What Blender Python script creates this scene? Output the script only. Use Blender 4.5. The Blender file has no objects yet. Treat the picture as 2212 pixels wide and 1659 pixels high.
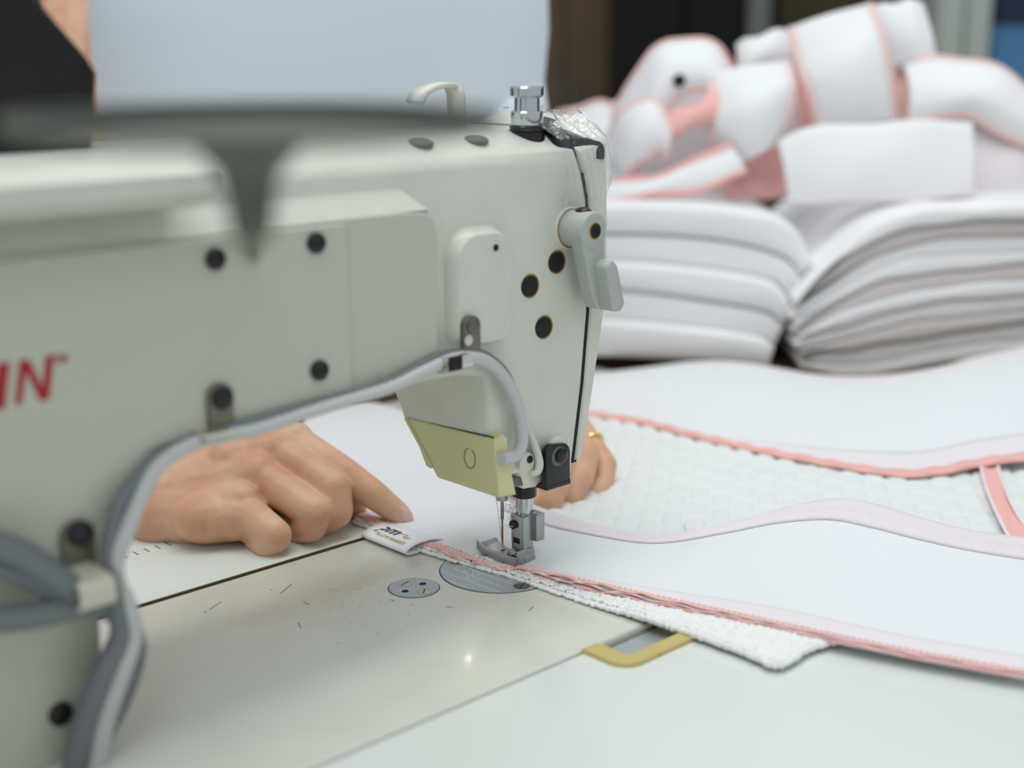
import bpy, bmesh, math, random
import numpy as np
from mathutils import Vector
random.seed(7); rng = np.random.default_rng(7)
scene = bpy.context.scene
COL = scene.collection

# ------------------------------------------------------------------ frame of reference
# All sizes are millimetres in the machine's own frame: X along the sewing arm towards the needle end,
# Y towards the operator, Z up from the machine bed.  M() turns them into metres above the floor.
S, ZT = 0.001, 0.75
def M(p): return Vector((p[0]*S, p[1]*S, p[2]*S + ZT))
W_, H_, F_ = 2212., 1659., 2948.
CX, CY = W_/2, H_/2
PITCH = math.radians(13.899); YAW = math.radians(46.489)
CAM = np.array([-458.07, -489.18, 256.80])
_d0 = np.array([0, math.cos(PITCH), -math.sin(PITCH)]); _u0 = np.array([0, math.sin(PITCH), math.cos(PITCH)])
_X = np.array([math.sin(YAW), math.cos(YAW), 0]); _Y = np.array([-_X[1], _X[0], 0])
def _m(v): return np.array([v@_X, v@_Y, v[2]])
DM, UM, RM = _m(_d0), _m(_u0), _m(np.array([1., 0, 0]))
DH = DM*np.array([1, 1, 0]); DH = DH/np.linalg.norm(DH)          # level viewing direction
def ray(px, py): return RM*(px-CX) - UM*(py-CY) + DM*F_
def PZ(px, py, z):                                               # points of the place measured on a known plane
    v = ray(px, py); return CAM + v*((z-CAM[2])/v[2])
def PYp(px, py, y):
    v = ray(px, py); return CAM + v*((y-CAM[1])/v[1])
def PXp(px, py, x):
    v = ray(px, py); return CAM + v*((x-CAM[0])/v[0])
def AT(px, py, dep):
    v = ray(px, py); return CAM + v*(dep/(v@DM))

# ------------------------------------------------------------------ camera, world, lights, exposure
cd = bpy.data.cameras.new('camera'); cam = bpy.data.objects.new('camera', cd); COL.objects.link(cam)
cd.sensor_fit = 'HORIZONTAL'; cd.sensor_width = 36.0; cd.lens = 36.0*F_/W_
cd.clip_start = 0.01; cd.clip_end = 60
from mathutils import Matrix
rot = Matrix((RM.tolist(), UM.tolist(), (-DM).tolist())).transposed()
cam.matrix_world = Matrix.Translation(M(CAM)) @ rot.to_4x4()
scene.camera = cam
cd.dof.use_dof = True; cd.dof.focus_distance = 0.684; cd.dof.aperture_fstop = 4.0
w = bpy.data.worlds.new('world'); scene.world = w; w.use_nodes = True
bg = w.node_tree.nodes['Background']; bg.inputs[0].default_value = (0.90, 0.96, 1.0, 1); bg.inputs[1].default_value = 0.74
def area(name, loc, target, sx, sy, power, col=(0.95, 1.0, 0.98)):
    l = bpy.data.lights.new(name, 'AREA'); l.shape = 'RECTANGLE'; l.size = sx; l.size_y = sy; l.energy = power; l.color = col
    o = bpy.data.objects.new(name, l); COL.objects.link(o); o.location = loc
    o.rotation_euler = (Vector(target)-Vector(loc)).to_track_quat('-Z', 'Y').to_euler()
    return o
area('ceiling_tube', (0.0, 0.1, 2.5), (0.0, 0.0, 0.75), 1.6, 0.6, 19)
area('ceiling_tube', (-0.9, -1.1, 2.55), (0.0, 0.0, 0.75), 1.6, 0.6, 8)
area('ceiling_tube', (1.6, 0.9, 2.5), (1.0, 0.5, 0.75), 1.4, 0.5, 2.0)
vs = scene.view_settings
scene.display_settings.display_device = 'sRGB'
vs.view_transform = 'Standard'; vs.look = 'None'; vs.gamma = 1.0; vs.use_curve_mapping = False
vs.exposure = -0.32

# ------------------------------------------------------------------ materials
def lin(c): return tuple(((x/255)/12.92 if x/255 <= .04045 else ((x/255+.055)/1.055)**2.4) for x in c)
def mat(name, rgb, rough=0.5, metal=0.0, bump=0.0, bscale=200, var=0.0, vscale=30, sub=0.0, coat=0.0, sheen=0.0,
        emit=None, trans=0.0, dark=None, alpha=None):
    m = bpy.data.materials.new(name); m.use_nodes = True
    nt = m.node_tree; b = nt.nodes['Principled BSDF']
    c = lin(rgb) + (1,)
    b.inputs['Base Color'].default_value = c; b.inputs['Roughness'].default_value = rough; b.inputs['Metallic'].default_value = metal
    tc = nt.nodes.new('ShaderNodeTexCoord')
    if var > 0:
        n = nt.nodes.new('ShaderNodeTexNoise'); n.inputs['Scale'].default_value = vscale; n.inputs['Detail'].default_value = 4
        r = nt.nodes.new('ShaderNodeMix'); r.data_type = 'RGBA'
        d = lin(dark) if dark else tuple(x*(1-var) for x in c[:3])
        r.inputs['A'].default_value = d + (1,); r.inputs['B'].default_value = c
        mr = nt.nodes.new('ShaderNodeMapRange'); mr.inputs['From Min'].default_value = .35; mr.inputs['From Max'].default_value = .6
        nt.links.new(tc.outputs['Object'], n.inputs['Vector']); nt.links.new(n.outputs[0], mr.inputs[0])
        nt.links.new(mr.outputs[0], r.inputs['Factor']); nt.links.new(r.outputs['Result'], b.inputs['Base Color'])
    if bump > 0:
        n2 = nt.nodes.new('ShaderNodeTexNoise'); n2.inputs['Scale'].default_value = bscale; n2.inputs['Detail'].default_value = 3
        bp = nt.nodes.new('ShaderNodeBump'); bp.inputs['Strength'].default_value = bump; bp.inputs['Distance'].default_value = 0.0006
        nt.links.new(tc.outputs['Object'], n2.inputs['Vector']); nt.links.new(n2.outputs[0], bp.inputs['Height'])
        nt.links.new(bp.outputs[0], b.inputs['Normal'])
    if sub > 0:
        b.inputs['Subsurface Weight'].default_value = sub; b.inputs['Subsurface Scale'].default_value = 0.004
        b.inputs['Subsurface Radius'].default_value = (1.0, .45, .3)
    b.inputs['Coat Weight'].default_value = coat; b.inputs['Coat Roughness'].default_value = .12
    b.inputs['Sheen Weight'].default_value = sheen
    if trans: b.inputs['Transmission Weight'].default_value = trans
    if alpha is not None: b.inputs['Alpha'].default_value = alpha
    if emit:
        b.inputs['Emission Color'].default_value = lin(rgb)+(1,); b.inputs['Emission Strength'].default_value = emit
    return m
def weave_mat(name, rgb, scale=900, bump=.5, rgb2=None):          # fine woven mesh: two crossed wave patterns as relief
    m = mat(name, rgb, .8, sheen=.15); nt = m.node_tree; b = nt.nodes['Principled BSDF']
    tc = nt.nodes.new('ShaderNodeTexCoord')
    mp = nt.nodes.new('ShaderNodeMapping'); mp.inputs['Rotation'].default_value[2] = .5
    nt.links.new(tc.outputs['Object'], mp.inputs[0])
    out = []
    for ax in 'XY':
        wv = nt.nodes.new('ShaderNodeTexWave'); wv.bands_direction = ax; wv.inputs['Scale'].default_value = scale/6.28
        wv.inputs['Distortion'].default_value = .6; nt.links.new(mp.outputs[0], wv.inputs['Vector']); out.append(wv)
    mx = nt.nodes.new('ShaderNodeMath'); mx.operation = 'MULTIPLY'
    nt.links.new(out[0].outputs['Fac'], mx.inputs[0]); nt.links.new(out[1].outputs['Fac'], mx.inputs[1])
    bp = nt.nodes.new('ShaderNodeBump'); bp.inputs['Strength'].default_value = bump; bp.inputs['Distance'].default_value = .0003
    nt.links.new(mx.outputs[0], bp.inputs['Height']); nt.links.new(bp.outputs[0], b.inputs['Normal'])
    return m
CREAM = mat('cream_enamel', (214, 216, 204), .38, bump=.12, bscale=260, var=.06, vscale=40, coat=.15)
CREAM2 = mat('cream_enamel_panel', (192, 194, 178), .4, bump=.1, bscale=260, coat=.1)
BED = mat('bed_enamel', (217, 217, 206), .3, bump=.05, bscale=60, var=.05, vscale=25, coat=.35)
SCUFF = mat('scuff_mark', (95, 92, 82), .7)
STAIN = mat('oil_stain', (150, 118, 48), .6)
BLACK = mat('black_steel', (22, 23, 26), .35, metal=.3, coat=.2)
BLACKP = mat('black_plastic', (11, 11, 12), .7)
RUBBER = mat('black_screw', (20, 20, 20), .45)
CHROME = mat('chrome', (196, 200, 205), .14, metal=1)
STEEL = mat('brushed_steel', (168, 172, 172), .32, metal=1, bump=.2, bscale=700)
PLATE = mat('needle_plate_steel', (176, 184, 188), .33, metal=.45)
DARKSTEEL = mat('dark_steel', (104, 104, 98), .4, metal=.5)
BRASS = mat('worn_brass', (166, 124, 52), .35, metal=.8)
IVORY = mat('ivory_plastic', (212, 209, 158), .45, coat=.1)
LEVER = mat('grey_plastic', (176, 182, 174), .45)
HOSE = mat('grey_hose', (194, 196, 195), .4)
HOSED = mat('dark_grey_hose', (112, 119, 122), .45)
CLIP = mat('nickel_clip', (214, 208, 198), .25, metal=.8)
CLIPD = mat('clip_bracket', (120, 118, 104), .4, metal=.5)
RED = mat('red_print', (168, 16, 30), .5)
REDF = mat('red_print_small', (176, 70, 76), .5)
LAMIN = mat('white_laminate', (224, 229, 224), .22, bump=.03, bscale=50, coat=.2)
WOOD = mat('brown_wood', (138, 112, 74), .6, var=.3, vscale=14)
EDGEW = mat('table_edge_band', (120, 98, 60), .6)
YEL = mat('yellow_rubber', (200, 180, 112), .5)
INK = mat('ink_black', (60, 60, 62), .6)
MESHW = weave_mat('white_mesh_fabric', (230, 233, 236), 1100, .35)
QUILT = mat('white_quilted_fabric', (229, 233, 232), .85, bump=.15, bscale=900, sheen=.2)
TERRY = mat('white_terry', (244, 244, 243), .95, bump=.9, bscale=700, sheen=.4)
PINK = mat('pink_binding', (245, 188, 180), .85, bump=.3, bscale=900, sheen=.2)
PINKS = mat('pink_tape', (241, 182, 175), .8, bump=.3, bscale=700)
PALE = mat('pale_pink_overlock', (236, 227, 231), .9, bump=.5, bscale=900, sheen=.2)
TOWEL = mat('white_towel', (241, 241, 243), .95, bump=.6, bscale=500, sheen=.3)
TOWEL2 = mat('offwhite_towel', (220, 212, 210), .95, bump=.6, bscale=500, sheen=.3)
TAG = mat('white_satin_tag', (240, 242, 246), .35)
NAVY = mat('navy_ink', (22, 32, 66), .5)
GOLD = mat('gold_ink', (206, 168, 84), .5)
SKIN = mat('skin', (222, 177, 147), .5, var=.1, vscale=45, dark=(211, 155, 126), bump=.15, bscale=400, sub=.25)
NAIL = mat('fingernail', (230, 186, 170), .2, coat=.5)
SHIRT = mat('light_blue_cotton', (214, 225, 234), .9, bump=.2, bscale=600, sheen=.2)
TROUS = mat('brown_cotton', (104, 84, 56), .9, bump=.3, bscale=500)
HAIR = mat('black_hair', (16, 14, 14), .45)
RINGM = mat('gold_ring', (238, 214, 130), .25, metal=.7)
TRAYM = mat('olive_grey_paint', (104, 108, 96), .45)
TRAYD = mat('dark_grey_rim', (46, 50, 50), .5)
FILM = mat('clear_film', (255, 255, 255), .06, trans=1.0)
def thin_film(m):                                                # very thin clear plastic: mostly see-through with sharp glints
    nt = m.node_tree; out = nt.nodes['Material Output']
    tr_ = nt.nodes.new('ShaderNodeBsdfTransparent'); gl = nt.nodes.new('ShaderNodeBsdfGlossy'); gl.inputs['Roughness'].default_value = .12
    mx = nt.nodes.new('ShaderNodeMixShader'); fr_ = nt.nodes.new('ShaderNodeLayerWeight'); fr_.inputs['Blend'].default_value = .22
    mr = nt.nodes.new('ShaderNodeMapRange'); mr.inputs['To Min'].default_value = .03; mr.inputs['To Max'].default_value = .5
    tc = nt.nodes.new('ShaderNodeTexCoord'); n = nt.nodes.new('ShaderNodeTexNoise'); n.inputs['Scale'].default_value = 140; n.inputs['Distortion'].default_value = 2.5
    bp = nt.nodes.new('ShaderNodeBump'); bp.inputs['Strength'].default_value = .7; bp.inputs['Distance'].default_value = .002
    nt.links.new(tc.outputs['Object'], n.inputs['Vector']); nt.links.new(n.outputs[0], bp.inputs['Height']); nt.links.new(bp.outputs[0], gl.inputs['Normal'])
    nt.links.new(fr_.outputs['Facing'], mr.inputs[0]); nt.links.new(mr.outputs[0], mx.inputs[0])
    nt.links.new(tr_.outputs[0], mx.inputs[1]); nt.links.new(gl.outputs[0], mx.inputs[2]); nt.links.new(mx.outputs[0], out.inputs['Surface'])
thin_film(FILM)
LINT = mat('white_lint', (246, 244, 244), .9)
THREAD = mat('white_thread', (244, 242, 240), .7)
LED = mat('led_lamp', (255, 250, 240), .5, emit=60)
WALLM = mat('grey_olive_wall', (116, 112, 96), .9, var=.15, vscale=2)
FLOORM = mat('concrete_floor', (96, 92, 84), .7, var=.2, vscale=5)
CABB = mat('brown_cabinet', (112, 90, 68), .6, var=.15, vscale=6)
CABK = mat('black_cabinet', (9, 9, 11), .9)
GREYP = mat('grey_paint', (120, 122, 116), .6)
SHELFM = mat('pale_grey_metal', (178, 186, 180), .5)
BLUEM = mat('blue_plastic', (84, 146, 196), .5)
NAVYP = mat('dark_blue_plastic', (20, 36, 72), .5)
OLIVEM = mat('olive_cloth', (88, 80, 56), .9)

# ------------------------------------------------------------------ object helpers
ORG = {}
def thing(name, label, cat, loc, group=None, kind=None):
    o = bpy.data.objects.new(name, None); COL.objects.link(o); o.empty_display_size = .02
    o.location = M(loc); o['label'] = label; o['category'] = cat
    if group: o['group'] = group
    if kind: o['kind'] = kind
    ORG[o.name] = M(loc); return o
def root_org(p):
    while p is not None:
        if p.name in ORG: return ORG[p.name]
        p = p.parent
    return Vector((0, 0, 0))
def obj(name, geo, material, parent=None, smooth=40, label=None, cat=None, group=None, kind=None, solid=0, offs=0, subd=0):
    v, f = geo
    me = bpy.data.meshes.new(name)
    base = root_org(parent)
    pts = [M(p)-base for p in v]
    if parent is None:
        base = Vector((sum(p.x for p in pts)/len(pts), sum(p.y for p in pts)/len(pts), min(p.z for p in pts)))
        pts = [p-base for p in pts]
    me.from_pydata([tuple(p) for p in pts], [], [list(map(int, q)) for q in f]); me.update()
    bm = bmesh.new(); bm.from_mesh(me); bmesh.ops.recalc_face_normals(bm, faces=bm.faces); bm.to_mesh(me); bm.free()
    me.materials.append(material)
    if smooth:
        me.polygons.foreach_set('use_smooth', [True]*len(me.polygons)); me.set_sharp_from_angle(angle=math.radians(smooth))
    o = bpy.data.objects.new(name, me); COL.objects.link(o)
    if parent is not None: o.parent = parent
    else: o.location = base; ORG[o.name] = base
    if solid:
        md = o.modifiers.new('thickness', 'SOLIDIFY'); md.thickness = solid*S; md.offset = offs
    if subd:
        md = o.modifiers.new('smooth', 'SUBSURF'); md.levels = subd; md.render_levels = subd
    if label: o['label'] = label
    if cat: o['category'] = cat
    if group: o['group'] = group
    if kind: o['kind'] = kind
    return o
def join(*geos):
    V, Fc = [], []
    for v, f in geos:
        n = len(V); V += [tuple(p) for p in v]; Fc += [tuple(i+n for i in q) for q in f]
    return V, Fc
def ccw(p):
    a = sum(p[i][0]*p[(i+1) % len(p)][1]-p[(i+1) % len(p)][0]*p[i][1] for i in range(len(p)))
    return list(p) if a > 0 else list(p)[::-1]
def inset(p, d):
    out = []; n = len(p)
    for i in range(n):
        a, b, c = np.array(p[i-1]), np.array(p[i]), np.array(p[(i+1) % n])
        e1 = b-a; e2 = c-b; e1 = e1/(np.linalg.norm(e1)+1e-9); e2 = e2/(np.linalg.norm(e2)+1e-9)
        n1 = np.array([-e1[1], e1[0]]); n2 = np.array([-e2[1], e2[0]])
        out.append(tuple(b + d*(n1+n2)/max(.35, 1+n1@n2)))
    return out
def fillet(p, r, seg=5):
    p = ccw([tuple(map(float, q[:2])) for q in p]); n = len(p); out = []
    rs = r if isinstance(r, (list, tuple)) else [r]*n
    for i in range(n):
        a, b, c = np.array(p[i-1]), np.array(p[i]), np.array(p[(i+1) % n])
        u = a-b; v = c-b; lu, lv = np.linalg.norm(u), np.linalg.norm(v); u = u/lu; v = v/lv
        ang = math.acos(max(-1, min(1, u@v)))
        if rs[i] <= 0 or ang > 3.05: out.append(tuple(b)); continue
        t = min(rs[i]/math.tan(ang/2), lu*.45, lv*.45); rr = t*math.tan(ang/2)
        cen = b + (u+v)/np.linalg.norm(u+v)*rr/math.sin(ang/2)
        s = b+u*t-cen; e = b+v*t-cen
        for k in range(seg+1):
            q = s*(1-k/seg)+e*(k/seg); q = q/np.linalg.norm(q)*rr; out.append(tuple(cen+q))
    return out
def slab(poly, slices, fr):
    """closed prism: poly (2-D) swept through slices [(depth, inset)], fr(u, v, depth) -> point"""
    p = ccw(poly); n = len(p); V = []; Fc = []
    for d, ins in slices:
        q = inset(p, ins) if ins else p
        V += [tuple(fr(a, b, d)) for a, b in q]
    m = len(slices)
    for k in range(m-1):
        for i in range(n):
            j = (i+1) % n; Fc.append((k*n+i, k*n+j, (k+1)*n+j, (k+1)*n+i))
    Fc.append(tuple(range(n))[::-1]); Fc.append(tuple((m-1)*n+i for i in range(n)))
    return V, Fc
def rs(d0, d1, r, seg=3):                                        # slices with rounded rims
    s = 1 if d1 > d0 else -1; out = []
    for k in range(seg+1):
        a = math.pi/2*k/seg; out.append((d0+s*r*(1-math.sin(a)), r*(1-math.cos(a)))) if False else None
    for k in range(seg+1):
        a = math.pi/2*k/seg; out.append((d0+s*r*(1-math.cos(a)), r*(1-math.sin(a))))
    for k in range(seg, -1, -1):
        a = math.pi/2*k/seg; out.append((d1-s*r*(1-math.cos(a)), r*(1-math.sin(a))))
    return out
FY = lambda u, v, d: (u, d, v)                                   # polygon in XZ, swept along Y
FX = lambda u, v, d: (d, u, v)                                   # polygon in YZ, swept along X
FZ = lambda u, v, d: (u, v, d)                                   # polygon in XY, swept along Z
def box(x0, x1, y0, y1, z0, z1, r=0.0):
    pl = [(x0, y0), (x1, y0), (x1, y1), (x0, y1)]
    if r: return slab(fillet(pl, r, 3), rs(z0, z1, r), FZ)
    return slab(pl, [(z0, 0), (z1, 0)], FZ)
def on_y(pts, y): return [(q[0], q[2]) for q in (PYp(a, b, y) for a, b in pts)]
def on_x(pts, x): return [(q[1], q[2]) for q in (PXp(a, b, x) for a, b in pts)]
def on_z(pts, z): return [(q[0], q[1]) for q in (PZ(a, b, z) for a, b in pts)]
def circ(c, r, n=28, r2=None): return [(c[0]+r*math.cos(2*math.pi*k/n), c[1]+(r2 or r)*math.sin(2*math.pi*k/n)) for k in range(n)]
def frame_of(ax):
    a = np.array(ax, float); a /= np.linalg.norm(a)
    t = np.array([0, 0, 1.]) if abs(a[2]) < .9 else np.array([1., 0, 0])
    e1 = np.cross(a, t); e1 /= np.linalg.norm(e1); return e1, np.cross(a, e1), a
def lathe(prof, base, ax=(0, 0, 1), n=28):
    e1, e2, a = frame_of(ax); b = np.array(base, float); V = []; Fc = []
    for h, r in prof:
        for k in range(n):
            t = 2*math.pi*k/n; V.append(tuple(b+a*h+e1*r*math.cos(t)+e2*r*math.sin(t)))
    for j in range(len(prof)-1):
        for k in range(n):
            q = (k+1) % n; Fc.append((j*n+k, j*n+q, (j+1)*n+q, (j+1)*n+k))
    Fc.append(tuple(range(n))[::-1]); Fc.append(tuple((len(prof)-1)*n+k for k in range(n)))
    return V, Fc
def spline(pts, n=8):
    P = [np.array(p, float) for p in pts]; P = [2*P[0]-P[1]]+P+[2*P[-1]-P[-2]]; out = []
    for i in range(1, len(P)-2):
        for k in range(n):
            t = k/n; a, b, c, d = P[i-1], P[i], P[i+1], P[i+2]
            out.append(.5*((2*b)+(-a+c)*t+(2*a-5*b+4*c-d)*t*t+(-a+3*b-3*c+d)*t**3))
    out.append(P[-2]); return out
def tube(pts, r, n=10, sm=6, caps=True):
    P = spline(pts, sm) if sm > 1 else [np.array(p, float) for p in pts]
    m = len(P); R = np.interp(np.linspace(0, 1, m), np.linspace(0, 1, len(r)), r) if isinstance(r, (list, tuple)) else [r]*m
    V = []; Fc = []; e1 = None
    for i in range(m):
        t = P[min(i+1, m-1)]-P[max(i-1, 0)]; t = t/(np.linalg.norm(t)+1e-9)
        if e1 is None: e1 = frame_of(t)[0]
        e1 = e1-t*(e1@t); e1 /= np.linalg.norm(e1)+1e-9; e2 = np.cross(t, e1)
        for k in range(n):
            a = 2*math.pi*k/n; V.append(tuple(P[i]+R[i]*(e1*math.cos(a)+e2*math.sin(a))))
    for i in range(m-1):
        for k in range(n):
            q = (k+1) % n; Fc.append((i*n+k, i*n+q, (i+1)*n+q, (i+1)*n+k))
    if caps: Fc.append(tuple(range(n))[::-1]); Fc.append(tuple((m-1)*n+k for k in range(n)))
    return V, Fc
def grid(rows):
    n = len(rows[0]); V = [tuple(p) for r in rows for p in r]; Fc = []
    for j in range(len(rows)-1):
        for i in range(n-1): Fc.append((j*n+i, j*n+i+1, (j+1)*n+i+1, (j+1)*n+i))
    return V, Fc
def resamp(P, n):
    P = np.array(P, float); L = np.r_[0, np.cumsum(np.linalg.norm(np.diff(P, axis=0), axis=1))]; s = np.linspace(0, L[-1], n)
    return np.stack([np.interp(s, L, P[:, k]) for k in range(3)], 1)
def loft(a, b, nu, nv, fn=None):                                 # sheet between two edge curves
    A = resamp(spline(a, 8), nu); B = resamp(spline(b, 8), nu); rows = []
    for j in range(nv):
        t = j/(nv-1); R = A*(1-t)+B*t
        if fn is not None: R = np.array([fn(p, i/(nu-1), t) for i, p in enumerate(R)])
        rows.append(R)
    return rows
def ellips(c, r, n=16, m=10):
    V = [(c[0], c[1], c[2]+r[2])]; Fc = []
    for j in range(1, m):
        for k in range(n):
            a = math.pi*j/m; t = 2*math.pi*k/n
            V.append((c[0]+r[0]*math.sin(a)*math.cos(t), c[1]+r[1]*math.sin(a)*math.sin(t), c[2]+r[2]*math.cos(a)))
    V.append((c[0], c[1], c[2]-r[2]))
    for k in range(n): Fc.append((0, 1+k, 1+(k+1) % n)); Fc.append((len(V)-1, 1+(m-2)*n+(k+1) % n, 1+(m-2)*n+k))
    for j in range(m-2):
        for k in range(n): q = (k+1) % n; Fc.append((1+j*n+k, 1+(j+1)*n+k, 1+(j+1)*n+q, 1+j*n+q))
    return V, Fc
def screw_geo(c, r, h, ax):                                      # domed slotted screw head
    return lathe([(-1.5, r*.9), (0, r), (h*.6, r), (h, r*.72), (h*1.08, r*.3)], c, ax, 20)

# ------------------------------------------------------------------ room
def struct(name, geo, m): return obj(name, geo, m, None, kind='structure', smooth=0)
struct('floor', box(-2600, 4400, -2200, 4200, -790, -750), FLOORM)
struct('wall_back', box(-2600, 4400, 3600, 3700, -750, 2100), WALLM)
struct('wall_right', box(3800, 3900, -2200, 3600, -750, 2100), WALLM)

# ------------------------------------------------------------------ sewing table
tb = thing('sewing_table', 'white laminate sewing table the machine is set into', 'table', (0, -60, -750))
XL, XR, YN, YF = -620, 345, -420, 285
BX0, BX1, BY0, BY1 = -435, 60, -110.6, 68.4                       # the cut-out for the bed
HX0, HX1, HY0 = -57, 2, -137                                      # the hinge recess
top = join(box(XL, XR, BY1+2.0, YF, -28, 0, 1), box(XL, BX0, BY0-1.6, BY1+2.0, -28, 0), box(BX1, XR, BY0-1.6, BY1+2.0, -28, 0),
           box(XL, HX0+1, YN, BY0-1.6, -28, -.4), box(HX1-1, XR, YN, BY0-1.6, -28, -.4), box(HX0+1, HX1-1, YN, HY0+6, -28, -.4))
obj('table_top', top, LAMIN, tb, smooth=30)
obj('edge_band', join(box(XL, XR, YF, YF+2, -28, -.5), box(XR, XR+2, YN, YF+2, -28, -.5)), EDGEW, tb, smooth=0)
obj('gap_lining', join(box(BX0, BX1, BY1+1.2, BY1+2.05, -26, -.35), box(BX0, BX1, BY1-2, BY1+1.4, -26, -4)), mat('brown_cut_edge', (104, 80, 44), .6), tb, smooth=0)
obj('gap_lining', box(BX0, BX1, BY0-1.7, BY0+1, -26, -3), mat('grey_gap', (120, 118, 108), .7), tb, smooth=0)
for sx in (XL+40, XR-40):
    for sy in (YN+40, YF-40):
        obj('leg', box(sx-20, sx+20, sy-20, sy+20, -750, -28), GREYP, tb, smooth=0)
# hinge cushion (a U of yellow rubber) with its steel hinge plate
hc = on_z([(1256, 1403), (1338, 1443)], 0)
U_out = fillet([(HX0, BY0-.3), (HX0, HY0), (HX1, HY0), (HX1, BY0-.3)], [0, 9, 9, 0], 6)
U_in = fillet([(HX0+10, BY0-.3), (HX0+10, HY0+8), (HX1-10, HY0+8), (HX1-10, BY0-.3)], [0, 2, 2, 0], 3)
def ucushion():
    geos = []
    geos.append(slab(fillet([(HX0, BY0-.3), (HX0, HY0), (HX0+22, HY0), (HX0+22, HY0+8), (HX0+10, HY0+8), (HX0+10, BY0-.3)], [0, 11, 0, 0, 2, 0], 6), [(-6, 0), (1.2, 0), (1.8, .7)], FZ))
    geos.append(slab(fillet([(HX0+21.5, HY0), (HX1, HY0), (HX1, BY0-.3), (HX1-10, BY0-.3), (HX1-10, HY0+8), (HX0+21.5, HY0+8)], [0, 11, 0, 0, 2, 0], 6), [(-6, 0), (1.2, 0), (1.8, .7)], FZ))
    return join(*geos)
obj('hinge_cushion', ucushion(), YEL, tb, label='yellow rubber hinge cushion')
obj('hinge_plate', join(box(HX0+10, HX1-10, HY0+8, BY0-.2, -8, -3.2), box(HX0+10, HX1-10, HY0+8.2, HY0+11, -4.5, -1.6, .5)), mat('zinc_plate', (176, 182, 184), .4, metal=.4), tb, smooth=0)
for k in range(14):                                              # printed measuring ticks beyond the bed
    x = -184+k*6.4; L = 6 if k % 5 else 9
    obj('ruler_tick', slab([(x-.3, 129), (x+.3, 129), (x+.3, 129+L), (x-.3, 129+L)], [(0, 0), (.12, 0)], FZ), INK, tb, smooth=0)

# ------------------------------------------------------------------ sewing machine
sm = thing('sewing_machine', 'cream industrial lockstitch sewing machine with red lettering, seen from behind', 'sewing machine', (-200, -20, 0))
bed = obj('bed', slab([(BX0+.6, BY0+.4), (BX1-.6, BY0+.4), (BX1-.6, BY1-1.2), (BX0+.6, BY1-1.2)], [(-45, 0), (-1.8, 0), (-.9, .25), (-.25, .9), (0, 2.0)], FZ), BED, sm)
def dome(y):                                                     # crowned top of the arm
    t = min(1, max(0, (y+36)/26.)); return 11*math.sin(t*math.pi/2)-1.5
YB = 45
seam_px = [(1248, 312), (1262, 370), (1272, 425), (1276, 520), (1275, 670), (1262, 830), (1242, 996)]
edge_px = [(1313, 296), (1313, 520), (1311, 640), (1297, 740), (1279, 860), (1257, 990)]
seam = on_y(seam_px, -36); edge = on_y(edge_px, -36)
seam[0] = (seam[0][0], 209.); 
ZH = 46.                                                         # underside of the head
prof = [(-470, -2), (-245, -2), (-244, 20), (-243, 60), (-236, 84), (-222, 100), (-205, 108), (-180, 111), (-130, 112.5), (-60, 111), (-45, 108),
        (-43.5, 100), (-43, 74), (-42, 57), (-20, 56), (-17, ZH+1), (-8, ZH), (seam[-1][0]-.5, ZH+3)]
prof += [(x-.35, z) for x, z in seam[::-1][0:]] + [(-60, 209.), (-300, 209.), (-470, 209.)]
def bodyfr(u, v, d):
    y = d
    if d > 0 and u > -60:
        ym = 0 + (min(max(v, ZH), 96)-ZH)/(96-ZH)*YB*1.0
        y = min(d, max(ym, -4)) if v < 96 else d
    z = v + (dome(d) if v > 200 else 0)
    return (u, y, z)
sl = [(-36, 3.4), (-35.4, 1.9), (-34.2, .7), (-32.6, 0), (-30, 0), (-27, 0), (-24, 0), (-21, 0), (-17, 0), (-13, 0), (-6, 0), (4, 0), (14, 0), (26, 0), (36, 0), (42, 1), (45, 4)]
arm = obj('arm', slab(prof, sl, bodyfr), CREAM, sm, smooth=38)
# raised block (casting) on the rear of arm and column
blk_top = on_y([(932, 462)], -44)[0]
bp = [(-470, 0), (-247, 0), (-245.5, 60), (-239, 86), (-224, 102), (-206, 110.5), (-182, 113.5), (-145, 115), (-92, 116), (-80, 126), (-79, 178), (-82, 188), (-100, 189.5), (-300, 190), (-470, 190)]
bp = fillet(bp, [0, 6, 20, 20, 15, 15, 15, 15, 12, 10, 16, 8, 0, 0, 0], 4)
def blkfr(u, v, d): return (u, d, v)
arm_block = obj('raised_casting', slab(bp, [(-30, -3), (-36.2, -3.5), (-38, -2.6), (-43.2, 0), (-44, .8)], blkfr), CREAM2, sm, smooth=28)
# bevelled shelf above the block (bright sloping strip)
sp_ = fillet([(-470, 186), (-84, 186), (-80, 190), (-92, 197.5), (-470, 197.5)], [0, 1, 2, 3, 0], 3)
obj('sloping_shelf', ([(-470, -43.4, 189.8), (-84, -43.4, 189.4), (-95, -35.4, 199.5), (-470, -35.4, 199.5), (-470, -33, 186), (-84, -33, 186), (-95, -33, 199.5), (-470, -33, 199.5), (-78, -35.6, 186)],
     [(0, 1, 2, 3), (4, 5, 1, 0), (3, 2, 6, 7), (1, 8, 2), (1, 5, 8), (2, 8, 6), (5, 6, 8), (4, 7, 6, 5), (0, 3, 7, 4)]), CREAM, sm, smooth=20)
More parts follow.
